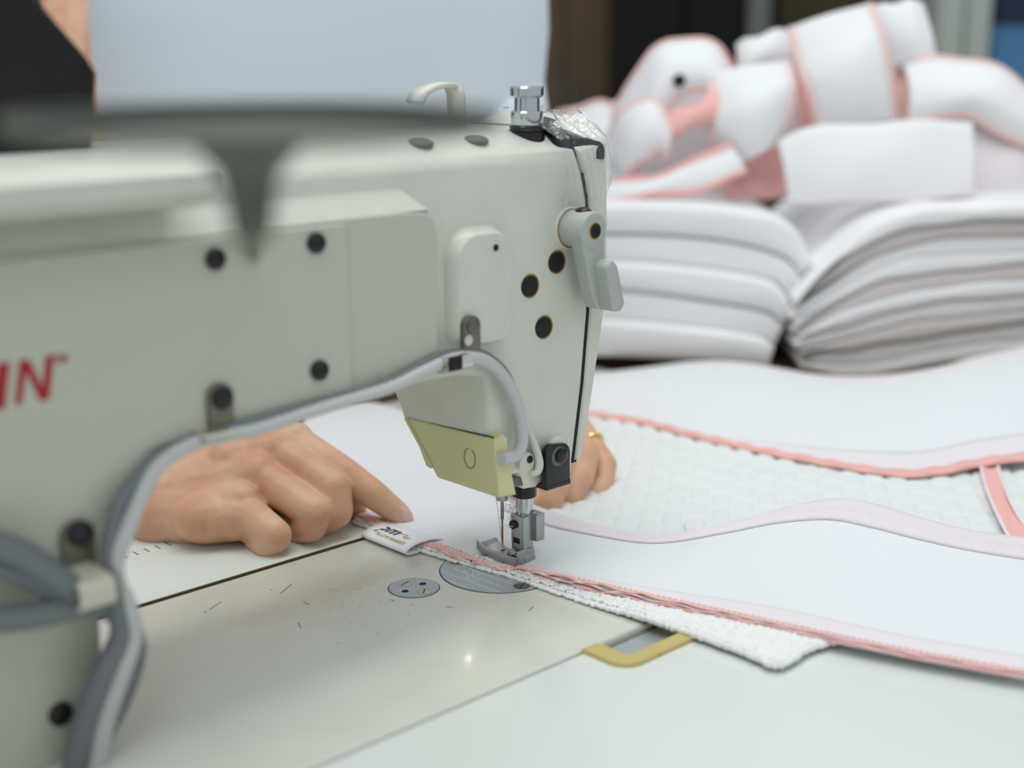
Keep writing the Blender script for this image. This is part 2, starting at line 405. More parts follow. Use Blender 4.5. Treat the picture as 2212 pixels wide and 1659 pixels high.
# cover plate with four screws
cpl = fillet([(-209, 131), (-128, 121.5), (-127, 184), (-209, 184)], 3, 3)
cpl = fillet([(-222, 112.5), (-128.5, 117.6), (-128.5, 187.5), (-460, 187.5), (-460, 60), (-252, 60), (-246, 88)], [12, 2, 2, 0, 0, 4, 20], 3)
obj('cover_plate', slab(cpl, [(-43.5, 0), (-45.3, 0), (-45.8, .5)], FY), CREAM2, sm, smooth=30)
# long rounded rail along the top of the arm at the column end
rz0, rz1 = PYp(200, 462, -70)[2], PYp(200, 372, -70)[2]
rail = [(-66, rz0), (-71, rz0+4), (-71, rz1-3), (-62, rz1+2), (-48, rz1+4), (-30, rz1+4), (-30, rz0), (-50, rz0)]
obj('top_rail', slab(fillet(rail, [3, 4, 5, 6, 4, 0, 0, 3], 4), rs(-470, PYp(462, 420, -64)[0], 4), FX), CREAM, sm, smooth=40)
for px, py in ((683, 525), (690, 800), (465, 560), (136, 1546)):
    c = PYp(px, py, -46.5)
    s_ = obj('screw', screw_geo((c[0], -46.2 if px > 300 else -44, c[2]), 4.1 if px > 300 else 4.6, 2.2, (0, -1, 0)), RUBBER, sm, label='black screw')
    obj('screw_slot', box(c[0]-3.2, c[0]+3.2, (-48.5 if px > 300 else -46.4)-.2, (-48.5 if px > 300 else -46.4)+.2, c[2]-.4, c[2]+.4), BLACKP, s_, smooth=0)
# vertical oval boss
ov = on_y([(990, 560), (992, 735), (1108, 725), (1108, 560)], -42.5)
ox0, ox1 = ov[0][0], ov[2][0]; oz1 = on_y([(1050, 503)], -42.5)[0][1]; oz0 = on_y([(1050, 742)], -42.5)[0][1]
ovp = fillet([(ox0, oz0), (ox1, oz0), (ox1, oz1), (ox0, oz1)], [7, 7, 11.5, 11.5], 7)
obj('oval_boss', slab(ovp, [(-33, -3), (-36.2, -2.6), (-38, -1.6), (-41.8, 0), (-42.5, .8)], FY), CREAM, sm, smooth=28)
c = PYp(1071, 535, -42.5); obj('small_hole', lathe([(-.5, 1.6), (.25, 1.6), (.3, 1.2)], c, (0, -1, 0), 14), BLACKP, sm)
# three plugged screw holes: dark plug recessed in a stained rim
for px, py in ((1201, 566), (1143, 618), (1173, 707)):
    c = PYp(px, py, -36)
    h = obj('plug_hole', lathe([(-3, 5.9), (0.15, 5.9), (.45, 5.5), (.5, 5.0), (.2, 4.95), (-.1, 4.95)], (c[0]+.6, -36, c[2]), (0, -1, 0), 28), STAIN, sm, label='stained rim of the hole')
    p_ = obj('plug', lathe([(-3, 5.3), (.2, 5.3), (.42, 5.0), (.5, 2)], (c[0], -36.15, c[2]), (0, -1, 0), 28), BLACKP, h, label='black slotted plug')
# presser lifting lever
hub = PYp(1284, 499, -52); hx, hz = hub[0], hub[2]
lv = obj('lifting_lever', slab(circ((hx, hz), 8.9, 32), rs(-35, -52, 1.1), FY), LEVER, sm, smooth=40)
lever_poly = on_y([(1262, 495), (1256, 520), (1264, 560), (1279, 640), (1290, 668), (1330, 672), (1335, 650), (1318, 580), (1306, 556), (1306, 520), (1302, 495)], -51)
obj('lever_blade', slab(fillet(lever_poly, 3.5, 4), rs(-43, -51.4, 1.2), FY), LEVER, lv)
pad = on_y([(1296, 575), (1310, 556), (1322, 572), (1338, 652), (1330, 672), (1311, 671)], -56)
obj('lever_grip', slab(fillet(pad, 3, 4), rs(-47, -60, 1.4), FY), LEVER, lv)
obj('lever_screw', lathe([(-1, 4.0), (.2, 4.0), (.5, 3.6), (.1, 3.0), (.1, .5)], (hx+.4, -52, hz), (0, -1, 0), 24), STAIN, lv)
obj('lever_screw_head', lathe([(0, 3.4), (.5, 3.4), (.8, 2.9), (.5, 1.6), (.5, .3)], (hx+.4, -52.05, hz), (0, -1, 0), 24), BLACKP, lv)
obj('lever_boss', lathe([(-1, 10.2), (0.4, 10.2), (1.0, 9.7)], (hx-.2, -36, hz), (0, -1, 0), 32), CREAM, sm)  # raised cream ring on the arm around the lever hub
obj('lever_stain', lathe([(0, 9.5), (.3, 9.4)], (hx-.1, -36.9, hz-.2), (0, -1, 0), 32), STAIN, lv)
c = PYp(1260, 458, -44); obj('thumb_screw', ellips((c[0], -44, c[2]), (3.8, 4.5, 2.4)), BLACK, sm, label='black domed screw above the lever')
# face plate: the strip right of the seam
fp = [(x+.25, z) for x, z in seam] + edge[::-1]
fp[0] = (fp[0][0], 210.)
def fpfr(u, v, d): return (u, min(d, 0+max(0, (min(max(v, ZH), 96)-ZH)/(96-ZH)*YB)) if d > 0 and v < 96 else d, v+(dome(d) if v > 200 else 0))
obj('face_plate', slab(fp, [(-36, 1.0), (-35.2, .3), (-34, 0), (-32.6, 0), (-30, 0), (-27, 0), (-24, 0), (-21, 0), (-17, 0), (-13, 0), (-6, 0), (4, 0), (20, 0), (36, 0), (42, 1)], fpfr), CREAM, sm, smooth=38)
gk = [(x-2.0, z-1) for x, z in seam[1:]] + [(x+2.0, z-1) for x, z in seam[1:][::-1]]
obj('seam_shade', slab(gk, [(-34.9, 0), (-20, 0)], FY), BLACKP, sm, smooth=0)  # black slab inside the seam, painting in the shade of the deep gap
# lettering: the end of a word in red slanted capitals
def glyph(pts, y, t=.35): return slab(on_y(pts, y), [(y+.3, 0), (y-t, 0)], FY)
YL = -45.85
obj('lettering', join(glyph([(-16, 884), (10, 884), (20, 782), (-6, 786)], YL), 
     glyph([(32, 874), (46, 872), (56, 800), (86, 866), (106, 862), (116, 766), (98, 770), (92, 838), (62, 776), (42, 780)], YL)), RED, sm, smooth=0, label='red letters I N')
obj('trademark_sign', join(glyph([(116, 768), (130, 766), (130, 770), (125.5, 770.6), (124.5, 786), (121.5, 786), (121.8, 771), (116, 771.6)], YL),
     glyph([(131, 784), (133, 766), (136, 766), (138, 776), (142, 765), (145, 765), (145, 783), (142.6, 783), (142.6, 771), (138.4, 783), (136.6, 783), (134.8, 771), (133.4, 784)], YL)), REDF, sm, smooth=0, label='small red trademark letters')
# top: pressure regulating screw, hooked guide, oil plugs
px0, py0 = -2.6, -18.6                                           # axis of the presser bar
PSZ = 209+dome(py0)-.6
kb = obj('pressure_screw_base', lathe([(-6, 8.6), (1.2, 8.6), (1.2, 8.1), (2.0, 8.5), (2.7, 8.1), (3.4, 8.5), (4.2, 7.9)], (px0+1, py0, PSZ), (0, 0, 1), 32), BLACK, sm)
obj('pressure_screw', lathe([(0, 7.2), (.8, 7.7), (6.3, 7.8), (7.0, 7.2), (7.1, 6.2), (13.2, 6.1), (13.5, 7.2), (14.1, 8.2), (17.6, 8.3), (18.4, 7.6), (18.6, 5)], (px0+1, py0, PSZ+3.8), (0, 0, 1), 36), CHROME, sm, label='polished steel pressure screw', smooth=35)
for px, py, r in ((1026, 303, 6.4), (906, 312, 6.4)):
    q = PZ(px, py, 213.5)
    obj('oil_plug', ellips((PYp(px, py, -22)[0], -22, 209+dome(-22)-.8), (r, r, 2.6)), GREYP, sm, label='grey rubber oil plug')
hk = [PYp(896, 222, 20), PYp(905, 203, 20), PYp(925, 190, 20), PYp(948, 184, 20), PYp(972, 184, 20), PYp(983, 200, 18), PYp(986, 230, 18), PYp(988, 300, 18)]
hkp = spline(hk, 5); V_, F_c = [], []
for p in hkp: V_ += [tuple(p+np.array([0, -5.5, 0])), tuple(p+np.array([0, 5.5, 0]))]
F_c = [(2*i, 2*i+1, 2*i+3, 2*i+2) for i in range(len(hkp)-1)]
obj('thread_guide_hook', (V_, F_c), CREAM, sm, solid=2.4)
# label plate under clear film at the top corner, and the film wrap itself
cp = fillet([(5, -31), (34.8, -37.5), (35, -14), (30, 2), (12, 0)], 3, 4)
def filmz(x, y): return 209+dome(y)+.4
obj('black_tape', slab(cp, [(-4, 0), (0, 0), (4.2, .4), (5.4, 1.6)], lambda u, v, d: (u, v, filmz(u, v)+(d*(1.15-(u-5)/42)+.9*math.sin(u*.7+v*.4) if d > 0 else d))), BLACK, sm, smooth=25, label='crumpled black tape on the top corner')
rows = []
for j in range(26):
    s_ = j/25*78-34                                              # unrolled from over the top to down the rear face
    row = []
    for i in range(22):
        x = 2+i/21*38+1.8*math.sin(j*.5); wv = 1.0*math.sin(i*1.9+j*.7)+.9*math.sin(i*.8-j*1.3)+rng.normal(0, .35)
        if s_ < 0: y, z = -30-s_*1.1, filmz(x, -30-s_)+6.2+max(0, 3.0*math.sin((i+j)*.55))+wv*.8
        else: y, z = -37.6-abs(wv)*.55-(1.6 if j < 20 else .8)*math.sin(j*.3)**2, 212-s_*.92+(3 if s_ < 6 else 0)
        if i > 18: y += (i-18)*2.2 if s_ > 0 else 0; 
        row.append((x, y, z))
    rows.append(row)
obj('clear_film_wrap', grid(rows), FILM, sm, smooth=18, label='crinkled clear plastic film over the corner')
# head underside: guide bracket, boss, thread guide, finger guard, needle bar, presser bar
bk = on_y([(1180, 1052), (1180, 975), (1190, 961), (1224, 958), (1232, 968), (1232, 1036)], -42)
brk = obj('guide_bracket', slab(fillet(bk, [0, 6, 3, 3, 3, 0], 4), rs(-38.5, -42, .5), FY), BLACK, sm)
bb = on_y([(1181, 1050), (1232, 1034)], -42)
obj('bracket_foot', box(bb[0][0], bb[1][0]+.4, -42, -26, bb[0][1]-2.6, bb[0][1]-.2, .4), BLACK, brk)
c = PYp(1209, 985, -42)
obj('bracket_washer', lathe([(-.4, 4.9), (.15, 4.9), (.2, 4.3)], (c[0]-.8, -42, c[2]), (0, -1, 0), 24), DARKSTEEL, brk)
bs = obj('bracket_screw', screw_geo((c[0]+.6, -42, c[2]), 3.7, 2.0, (0, -1, 0)), BLACK, brk)
obj('boss', ellips((PYp(1205, 962, -37)[0], -36.6, PYp(1205, 962, -37)[2]), (6.5, 3.4, 5.0)), CREAM, sm)
gt = [PYp(1128, 890, -40), PYp(1142, 930, -40), PYp(1158, 970, -40), PYp(1165, 1000, -40), PYp(1161, 1018, -40), PYp(1150, 1024, -40)]
obj('wire_thread_guide', tube(gt, [1.0, 1.7, 2.0, 2.1, 2.0, 1.4], 10), CREAM, sm)
c = PYp(1138, 1000, -38); tab = obj('guide_tab', lathe([(-3, 5.4), (1.4, 5.4), (2.0, 4.9)], (c[0], -36.4, c[2]), (0, -1, 0), 26), CREAM, sm)
c = PYp(1146, 993, -39); obj('guide_hole', lathe([(-1, 1.9), (.4, 1.9), (.45, 1.4)], (c[0], -38.4, c[2]), (0, -1, 0), 16), BLACKP, tab)
ub = on_y([(1112, 1034), (1180, 1020), (1180, 1036), (1112, 1052)], -33)
obj('head_base', slab(ub, [(-33, 0), (-8, 0)], FY), DARKSTEEL, sm, smooth=0)
# finger guard
XG = -44.4
gl = on_x([(876, 903), (976, 927), (1068, 950), (1078, 1074), (1076, 1076), (944, 1032), (932, 1008)], XG)
grd = obj('finger_guard', slab(fillet(gl, [1, 0, 1, 1, 1, 2, 2], 3), [(XG+8, 0), (XG+.6, 0), (XG, .6)], FX), IVORY, sm, smooth=30)
yr = gl[2][0]
gr_ = [PXp(1068, 950, XG), PXp(1078, 1075, XG)]
a0, a1 = gr_[0], gr_[1]
b0, b1 = PYp(1088, 938, a0[1]+.5), PYp(1114, 1068, a1[1]+.5)
obj('guard_side', ([tuple(a0+[.3, .2, 0]), tuple(a1+[.3, .2, 0]), tuple(b1), tuple(b0), tuple(a0+[.3, 6, 0]), tuple(a1+[.3, 6, 0]), tuple(b1+[0, 6, 0]), tuple(b0+[0, 6, 0])],
    [(0, 1, 2, 3), (4, 5, 6, 7), (0, 1, 5, 4), (1, 2, 6, 5), (2, 3, 7, 6), (3, 0, 4, 7)]), IVORY, grd, smooth=0)
fl = on_x([(873, 905), (877, 903), (934, 1008), (930, 1012), (921, 1006), (906, 966)], XG-.8)
obj('guard_flange', slab(fl, [(XG-.8, 0), (XG+5, 0)], FX), IVORY, grd, smooth=0)
kc = PXp(1015, 990, XG)
ang = [math.radians(a) for a in np.linspace(112, 432, 30)]
obj('guard_gap', tube([PXp(905, 909, -43.2), PXp(931, 916, -43.2), PXp(1000, 931, -43.2), PXp(1050, 942, -43.2), PXp(1066, 945, -43.4)], [.2, .5, .55, .6, .5], 6, 4), mat('guard_shadow_gap', (70, 66, 44), .8), grd)
obj('knock_out_ring', tube([(XG-.05, kc[1]+3.9*math.cos(a), kc[2]+4.9*math.sin(a)) for a in ang], .28, 6, 1), mat('guard_groove', (120, 116, 76), .6), grd)
needle = np.array([-7.2, -7.0])
obj('needle_bar', lathe([(0, 3.4), (16, 3.4)], (needle[0], needle[1], 33), (0, 0, 1), 20), STEEL, sm)
nd = obj('needle', lathe([(0, .12), (3, .42), (9, .5), (17, .55), (17.5, .95), (28, .95)], (needle[0], needle[1], 5.0), (0, 0, 1), 14), STEEL, sm)
obj('needle_tip', lathe([(0, .5), (1, .56), (9.5, .6), (10.5, .55)], (needle[0], needle[1], 8.0), (0, 0, 1), 14), BRASS, nd, label='brass coloured lower part')
obj('needle_thread', tube([PYp(1071, 1072, -6), PYp(1075, 1100, -6.5), PYp(1080, 1140, -7.5), (needle[0]-1.2, needle[1]-.6, 11), (needle[0]-.5, needle[1]-.4, 7), (needle[0]-.3, needle[1], 4)], .22, 6), THREAD, sm)
obj('presser_bar', lathe([(0, 4.6), (14, 4.6), (14.2, 4.9), (26, 4.9)], (px0, py0, 24), (0, 0, 1), 28), CHROME, sm)
obj('presser_bar_collar', lathe([(0, 5.6), (.5, 6.2), (4, 6.2), (6, 6.0)], (px0, py0, 36.6), (0, 0, 1), 28), BLACK, sm)
# presser foot
FZ0 = 3.0                                                        # it presses on the cloth
ft = thing('presser_foot', 'steel presser foot holding the pink seam down under the needle', 'presser foot', (px0, py0, FZ0)) if False else None
sole = []
for t in np.linspace(0, 1, 15):
    y = py0-7.4 + t*28.6; z = FZ0 + (max(0, t-.6)/.4)**2*3.2; sole.append((y, z))
th = 4.2
sp2 = sole + [(sole[-1][0]-.9, sole[-1][1]+3.0)] + [(y, z+th-1.6) for y, z in sole[::-1][1:]]
foot = obj('presser_foot', slab(sp2, rs(px0-13.6, px0-.2, .5, 2), FX), STEEL, sm, smooth=30, label='polished steel presser foot')
obj('foot_side_wall', slab([(y, z) for y, z in sole]+[(y, z+6.0-1.6*i/14) for i, (y, z) in list(enumerate(sole))[::-1]], rs(px0-14.0, px0-12.4, .4, 2), FX), STEEL, foot, smooth=30)
neck = [(py0-8.1, FZ0+1), (py0+4.0, FZ0+2.5), (py0+2.6, FZ0+7.5), (py0+3.0, FZ0+12), (py0+3.4, FZ0+25), (py0-5.8, FZ0+25), (py0-6.2, FZ0+9)]
obj('foot_shank', slab(fillet(neck, [1, 1, 4, 3, .5, .5, 3], 4), rs(px0-6.6, px0+.5, .5, 2), FX), STEEL, foot, smooth=30)
obj('foot_clamp', box(px0+.2, px0+6.2, py0-8.6, py0+2.4, FZ0+11, FZ0+25.5, .8), STEEL, foot, smooth=30)
obj('foot_heel', slab(fillet([(py0-7.2, FZ0+1), (py0+2.0, FZ0+1.5), (py0+1.0, FZ0+5.2), (py0-1, FZ0+8.5), (py0-7.0, FZ0+8.5)], [.5, .5, 2, 1, .5], 4), rs(px0-12.0, px0-1, .8, 2), FX), STEEL, foot, smooth=30)
obj('foot_slot', box(px0-6.75, px0-6.3, py0-3.4, py0+1.4, FZ0+10.2, FZ0+13.2, .2), BLACKP, foot)
obj('foot_screw', lathe([(0, 2.3), (1.5, 2.3), (1.9, 1.8), (1.5, .6)], (px0-6.5, py0+.6, FZ0+20), (-1, 0, 0), 20), BLACK, foot)
obj('needle_hole', lathe([(0, 1.5), (.12, 1.5)], (needle[0], needle[1], FZ0+th-1.6), (0, 0, 1), 16), BLACKP, foot)
# lint caught behind the needle
lv_, lf_ = [], []
for k in range(70):
    a = AT(1098+rng.uniform(0, 32), 1078+rng.uniform(0, 66), 690+rng.uniform(-3, 6)); pts = [a]
    for q in range(4): pts.append(pts[-1]+rng.normal(0, 1.3, 3))
    g = tube(pts, .11, 3, 3); n = len(lv_); lv_ += g[0]; lf_ += [tuple(i+n for i in f) for f in g[1]]
obj('lint', (lv_, lf_), LINT, sm, kind='stuff', label='white lint caught between needle and presser bar')
# needle plate, engraved lines, screws, round insert
pc = np.array([-17.5, -16.]); R = 30.
npoly = [tuple(pc+R*np.array([math.cos(a), math.sin(a)])) for a in np.linspace(math.radians(62), math.radians(298), 44)]
ndl = obj('needle_plate', slab(npoly, [(-2, 0), (.3, 0), (.6, .7)], FZ), PLATE, sm, smooth=20)
obj('plate_gap', slab([tuple(pc+(R+.5)*np.array([math.cos(a), math.sin(a)])) for a in np.linspace(math.radians(62), math.radians(298), 44)], [(-1, 0), (.06, 0)], FZ), BLACKP, sm, smooth=0)
ENG = mat('engraved_line', (226, 231, 233), .4)
for (a, b) in (((954, 1234), (1080, 1280)), ((979, 1228), (1087, 1269)), ((997, 1222), (1106, 1262)), ((971, 1254), (1008, 1269)), ):
    p, q = PZ(*a, .6), PZ(*b, .6); dd = (q-p)/np.linalg.norm(q-p); nn = np.array([-dd[1], dd[0], 0])*.19
    obj('engraved_line', slab([(r[0], r[1]) for r in (p-nn, q-nn, q+nn, p+nn)], [(.5, 0), (.66, 0)], FZ), ENG, ndl, smooth=0)
def stroke2(a, b, z=.6, wd=.14):
    p, q = PZ(*a, z), PZ(*b, z); dd = (q-p)/np.linalg.norm(q-p); nn = np.array([-dd[1], dd[0], 0])*wd
    return slab([(r[0], r[1]) for r in (p-nn, q-nn, q+nn, p+nn)], [(z-.1, 0), (z+.07, 0)], FZ)
def marks(L): return join(*[stroke2(a, b) for a, b in L])
obj('engraved_mark', marks([((1000, 1238), (1004, 1230)), ((1004, 1230), (1008, 1239)), ((1008, 1239), (1013, 1231)), ((1024, 1233), (1035, 1239)), ((1035, 1239), (1033, 1243)), ((1013, 1226), (1021, 1230)), ((1028, 1225), (1037, 1229))]), ENG, ndl, smooth=0)
obj('engraved_mark', marks([((1003, 1251), (1011, 1243)), ((1011, 1243), (1015, 1254)), ((1006, 1249), (1014, 1250)), ((1024, 1252), (1033, 1250)), ((1033, 1250), (1035, 1254)), ((1035, 1254), (1026, 1256)), ((1026, 1256), (1024, 1252)), ((1021, 1230), (1020, 1258)), ((1019, 1268), (1024, 1270))]), ENG, ndl, smooth=0)
def flat_screw(px, py, r, z, par, m=DARKSTEEL, ang=0.5, lab='slotted steel screw'):
    c = PZ(px, py, z)
    s_ = obj('screw', lathe([(0, r), (.25, r), (.35, r*.85)], (c[0], c[1], z-.1), (0, 0, 1), 22), m, par, label=lab)
    dx, dy = math.cos(ang)*r*.85, math.sin(ang)*r*.85; nx, ny = -math.sin(ang)*.28, math.cos(ang)*.28
    obj('screw_slot', slab([(c[0]-dx-nx, c[1]-dy-ny), (c[0]+dx-nx, c[1]+dy-ny), (c[0]+dx+nx, c[1]+dy+ny), (c[0]-dx+nx, c[1]-dy+ny)], [(z, 0), (z+.3, 0)], FZ), BLACKP, s_, smooth=0)
flat_screw(986, 1213, 3.5, .6, ndl); flat_screw(1127, 1266, 4.0, .6, ndl)
ci = PZ(894, 1270, 0)
ins = obj('round_insert', lathe([(-2, 12.4), (.2, 12.4), (.5, 12.0)], (ci[0], ci[1], 0), (0, 0, 1), 48), PLATE, sm, smooth=30)
obj('insert_gap', lathe([(-1, 12.8), (.06, 12.8)], (ci[0], ci[1], 0), (0, 0, 1), 48), BLACKP, sm, smooth=0)
NICK = mat('nickel_screw', (196, 188, 170), .3, metal=.9)
flat_screw(875, 1261, 3.3, .55, ins, NICK, .2, 'nickel slotted screw'); flat_screw(916, 1278, 3.4, .55, ins, NICK, .75, 'nickel slotted screw')
for px, py in ((913, 1261), (875, 1277)):
    c = PZ(px, py, .5)
    hl = obj('hole_rim', lathe([(0, 2.6), (.16, 2.6), (.2, 2.1), (.05, 1.8)], (c[0], c[1], .45), (0, 0, 1), 20), CHROME, ins)
    obj('hole', lathe([(0, 1.7), (.2, 1.7)], (c[0], c[1], .45), (0, 0, 1), 18), BLACKP, hl)
# scuffs on the bed enamel
for k, (a, b) in enumerate((((606, 1282), (630, 1262)), ((452, 1317), (478, 1300)), ((644, 1345), (650, 1356)), ((1142, 1320), (1152, 1310)), ((441, 1324), (446, 1320)), ((842, 1295), (852, 1298)), ((585, 1275), (588, 1273)), ((655, 1300), (668, 1306)), ((963, 1310), (978, 1312)))):
    obj('scuff', join(stroke2(a, b, .02, .22)), SCUFF, bed, smooth=0)
for k in range(26):
    px, py = (rng.uniform(640, 830), rng.uniform(1262, 1330)) if k < 14 else (rng.uniform(420, 1200), rng.uniform(1300, 1400))
    L = rng.uniform(2, 8); an = rng.uniform(-.7, .3); obj('scuff', stroke2((px, py), (px+L*math.cos(an), py+L*math.sin(an)), .02, .09), SCUFF if k % 3 else STAIN, bed, smooth=0)
# built-in lamp: LED beads on the underside of the head
for px, py in ((1040, 1442), (1090, 1497)):
    q = PZ(px, py, -54.4)
    obj('lamp_bead', lathe([(0, 1.3), (.5, 1.5), (1.0, 1.5)], (q[0], q[1], 54.4), (0, 0, 1), 14), LED, sm, label='white LED of the built-in lamp')
    obj('lamp_socket', lathe([(0, 2.2), (3, 2.2)], (q[0], q[1], 55.3), (0, 0, 1), 14), CREAM2, sm)

# hoses and their clips on the rear of the machine
def hp(pts, dy=0): return [PYp(x, y, yy+dy) for x, y, yy in pts]
path1 = [(200, 1700, -52), (222, 1560, -55), (262, 1440, -58), (283, 1370, -58), (272, 1310, -58), (252, 1262, -56), (248, 1215, -56), (272, 1150, -56), (306, 1070, -54), (345, 1005, -52), (410, 962, -50), (480, 942, -50), (560, 925, -50), (700, 880, -50), (840, 838, -50), (920, 800, -49), (985, 774, -47), (1045, 778, -46), (1090, 818, -44), (1118, 880, -43), (1128, 940, -43), (1117, 980, -43), (1082, 991, -45)]
obj('hose', tube(hp(path1), [4.6, 4.4, 3.6, 3.0, 2.6, 2.6, 2.9, 3.1, 3.1], 14, 7), HOSE, sm, label='pale grey hose along the arm')
path2 = [(150, 1700, -52), (185, 1560, -55), (225, 1450, -58), (262, 1370, -58), (246, 1290, -58), (238, 1230, -56), (236, 1170, -54), (258, 1090, -53), (300, 1030, -50), (365, 975, -48), (430, 950, -48), (500, 925, -48), (620, 890, -48), (760, 852, -48), (860, 815, -47), (940, 772, -45), (990, 762, -44), (1040, 764, -44), (1086, 800, -43), (1112, 850, -42)]
obj('hose', tube(hp(path2), [4.4, 4.2, 3.2, 2.4, 2.2, 2.0, 2.2, 2.2], 12, 7), HOSED, sm, label='darker hose behind the pale one')
for k, pts in enumerate(([(-40, 1170, -58), (40, 1195, -60), (110, 1240, -60), (165, 1280, -58), (215, 1290, -57)], [(-40, 1215, -54), (50, 1240, -56), (120, 1272, -57), (165, 1296, -57), (215, 1300, -56)], [(-40, 1340, -56), (60, 1330, -58), (120, 1318, -58), (165, 1305, -57), (215, 1298, -56)])):
    obj('cable', tube(hp(pts), (5.2, 4.4, 5.0)[k], 12, 6), HOSED, sm, label='dark grey cable running to the clip')
obj('cable', tube(hp([(200, 1300, -53), (262, 1330, -55), (290, 1400, -55), (262, 1500, -54), (215, 1600, -52), (190, 1720, -50)]), 4.6, 12, 6), HOSED, sm, label='dark grey cable down the column')
SADDLE = mat('cream_clip', (206, 203, 186), .35)
def clip(px_strap, px_sad, par, big=1.0, out=9, msad=None):
    sx, sy0, sy1, y = px_strap
    a = PYp(sx, sy0, y); b = PYp(sx, sy1, y); wd = 5.4*big
    st = obj('hose_clip', slab(fillet([(a[0]-wd, b[2]), (a[0]+wd, b[2]), (a[0]+wd, a[2]), (a[0]-wd, a[2])], [0, 0, 5*big, 5*big], 5), rs(y+2, y-1.2, .4, 2), FY), CLIPD, par, label='metal hose clip')
    (x0, x1, y0, y1) = px_sad; p, q = PYp(x0, y1, y-out+2), PYp(x1, y0, y-out+2)
    prof_ = fillet([(y+1, q[2]+1.2), (y-out+2, q[2]+.6), (y-out, q[2]-2), (y-out, p[2]+2), (y-out+2, p[2]-.4), (y+1, p[2]-1.2), (y+1, p[2]), (y-out+2.8, p[2]+.9), (y-out+1.4, p[2]+2.6), (y-out+1.4, q[2]-2.4), (y-out+2.8, q[2]-.8), (y+1, q[2])], [0, 1, 1.5, 1.5, 1, 0, 0, 1, 1, 1, 1, 0], 3)
    obj('clip_saddle', slab(prof_, [(p[0], 0), (q[0], 0)], FX), msad or CLIP, st, smooth=40)
    return st, a
s1, a = clip((1017, 682, 770, -44.5), (962, 1016, 768, 806), sm, .9)
obj('clip_screw', screw_geo((a[0], -45.6, PYp(1017, 703, -45)[2]), 3.6, 1.6, (0, -1, 0)), DARKSTEEL, s1)
c = PYp(1013, 735, -46); obj('clip_slot', lathe([(0, 2.4), (.3, 2.4), (.35, 1.8)], (c[0], -45.7, c[2]), (0, -1, 0), 16), CLIP, s1)
obj('clip_window', box(PYp(985, 790, -54)[0]-4, PYp(985, 790, -54)[0]+4, -53.9, -53.4, PYp(985, 793, -54)[2]-1.6, PYp(985, 775, -54)[2]+1, .2), BLACKP, s1)
s2, a = clip((473, 828, 935, -47), (440, 505, 932, 956), sm, 1.0)
obj('clip_screw', screw_geo((a[0], -48.4, PYp(475, 860, -48)[2]), 4.4, 2.4, (0, -1, 0)), RUBBER, s2)
s3, a = clip((165, 1125, 1240, -47), (172, 244, 1246, 1322), sm, 1.2, 20, SADDLE)
obj('clip_screw', screw_geo((a[0], -48.4, PYp(165, 1152, -48)[2]), 4.8, 2.4, (0, -1, 0)), RUBBER, s3)

# ------------------------------------------------------------------ black control box on top of the column end
cb = thing('control_box', 'black control box on the machine column behind the blurred tray', 'control box', (-280, 10, 209))
poly = on_y([(-60, -120), (0, -100), (40, -50), (85, 0), (190, 122), (212, 158), (208, 250), (200, 345), (-60, 352)], 4)
obj('casing', slab(fillet(poly, [3, 3, 3, 2, 6, 5, 5, 3, 3], 4), rs(4, 44, 2.5), FY), BLACKP, cb)
obj('front_panel', slab(inset(fillet(poly, [3]*9, 3), 4), [(4.2, 0), (3.6, .3)], FY), BLACKP, cb)

# ------------------------------------------------------------------ parts tray in front of the arm (far out of focus)
tcen = AT(555, 285, 285)
tr = thing('parts_tray', 'dark olive dish on a short post, hugely blurred across the top of the arm', 'tray', tuple(tcen))
tz = 240.5
dish = obj('dish', lathe([(0, 20), (.6, 44), (1.6, 49), (2.4, 49), (2.2, 46), (2.0, 8)], (tcen[0], tcen[1], tz-2.5), (0, 0, 1), 56), TRAYM, tr)
far = [tuple(np.array([tcen[0], tcen[1], tz-.2])+49.4*(math.cos(a)*DH+math.sin(a)*RM)) for a in np.linspace(-1.9, 1.9, 40)]
obj('raised_rim', tube([(p[0], p[1], p[2]+1.5) for p in far], 2.1, 8, 1), TRAYD, dish, label='dark raised rim')
nearr = [tuple(np.array([tcen[0], tcen[1], tz+1.3])+49.4*(math.cos(a)*DH+math.sin(a)*RM)) for a in np.linspace(1.9, 2*math.pi-1.9, 30)]
obj('raised_rim', tube(nearr, 1.6, 8, 1), TRAYM, dish)
pz = AT(545, 520, 285)
obj('post', lathe([(0, 3.4), (2, 4.6), (9, 5.4), (14, 6.6), (17, 9.5), (tz-pz[2]-2.4, 12)], (pz[0], pz[1], pz[2]), (0, 0, 1), 28), TRAYM, tr)
endp = PYp(548, 545, -46)
obj('support_rod', tube([tuple(pz+[0, 0, 2]), tuple((pz+endp)/2+[0, 0, -2]), tuple(endp)], 2.2, 12, 6), TRAYM, tr)
0 and obj('rod_flange', lathe([(0, 6.5), (2, 6.5), (2.6, 5.5)], (endp[0], -45.8, endp[2]), (0, -1, 0), 22), TRAYD, tr)

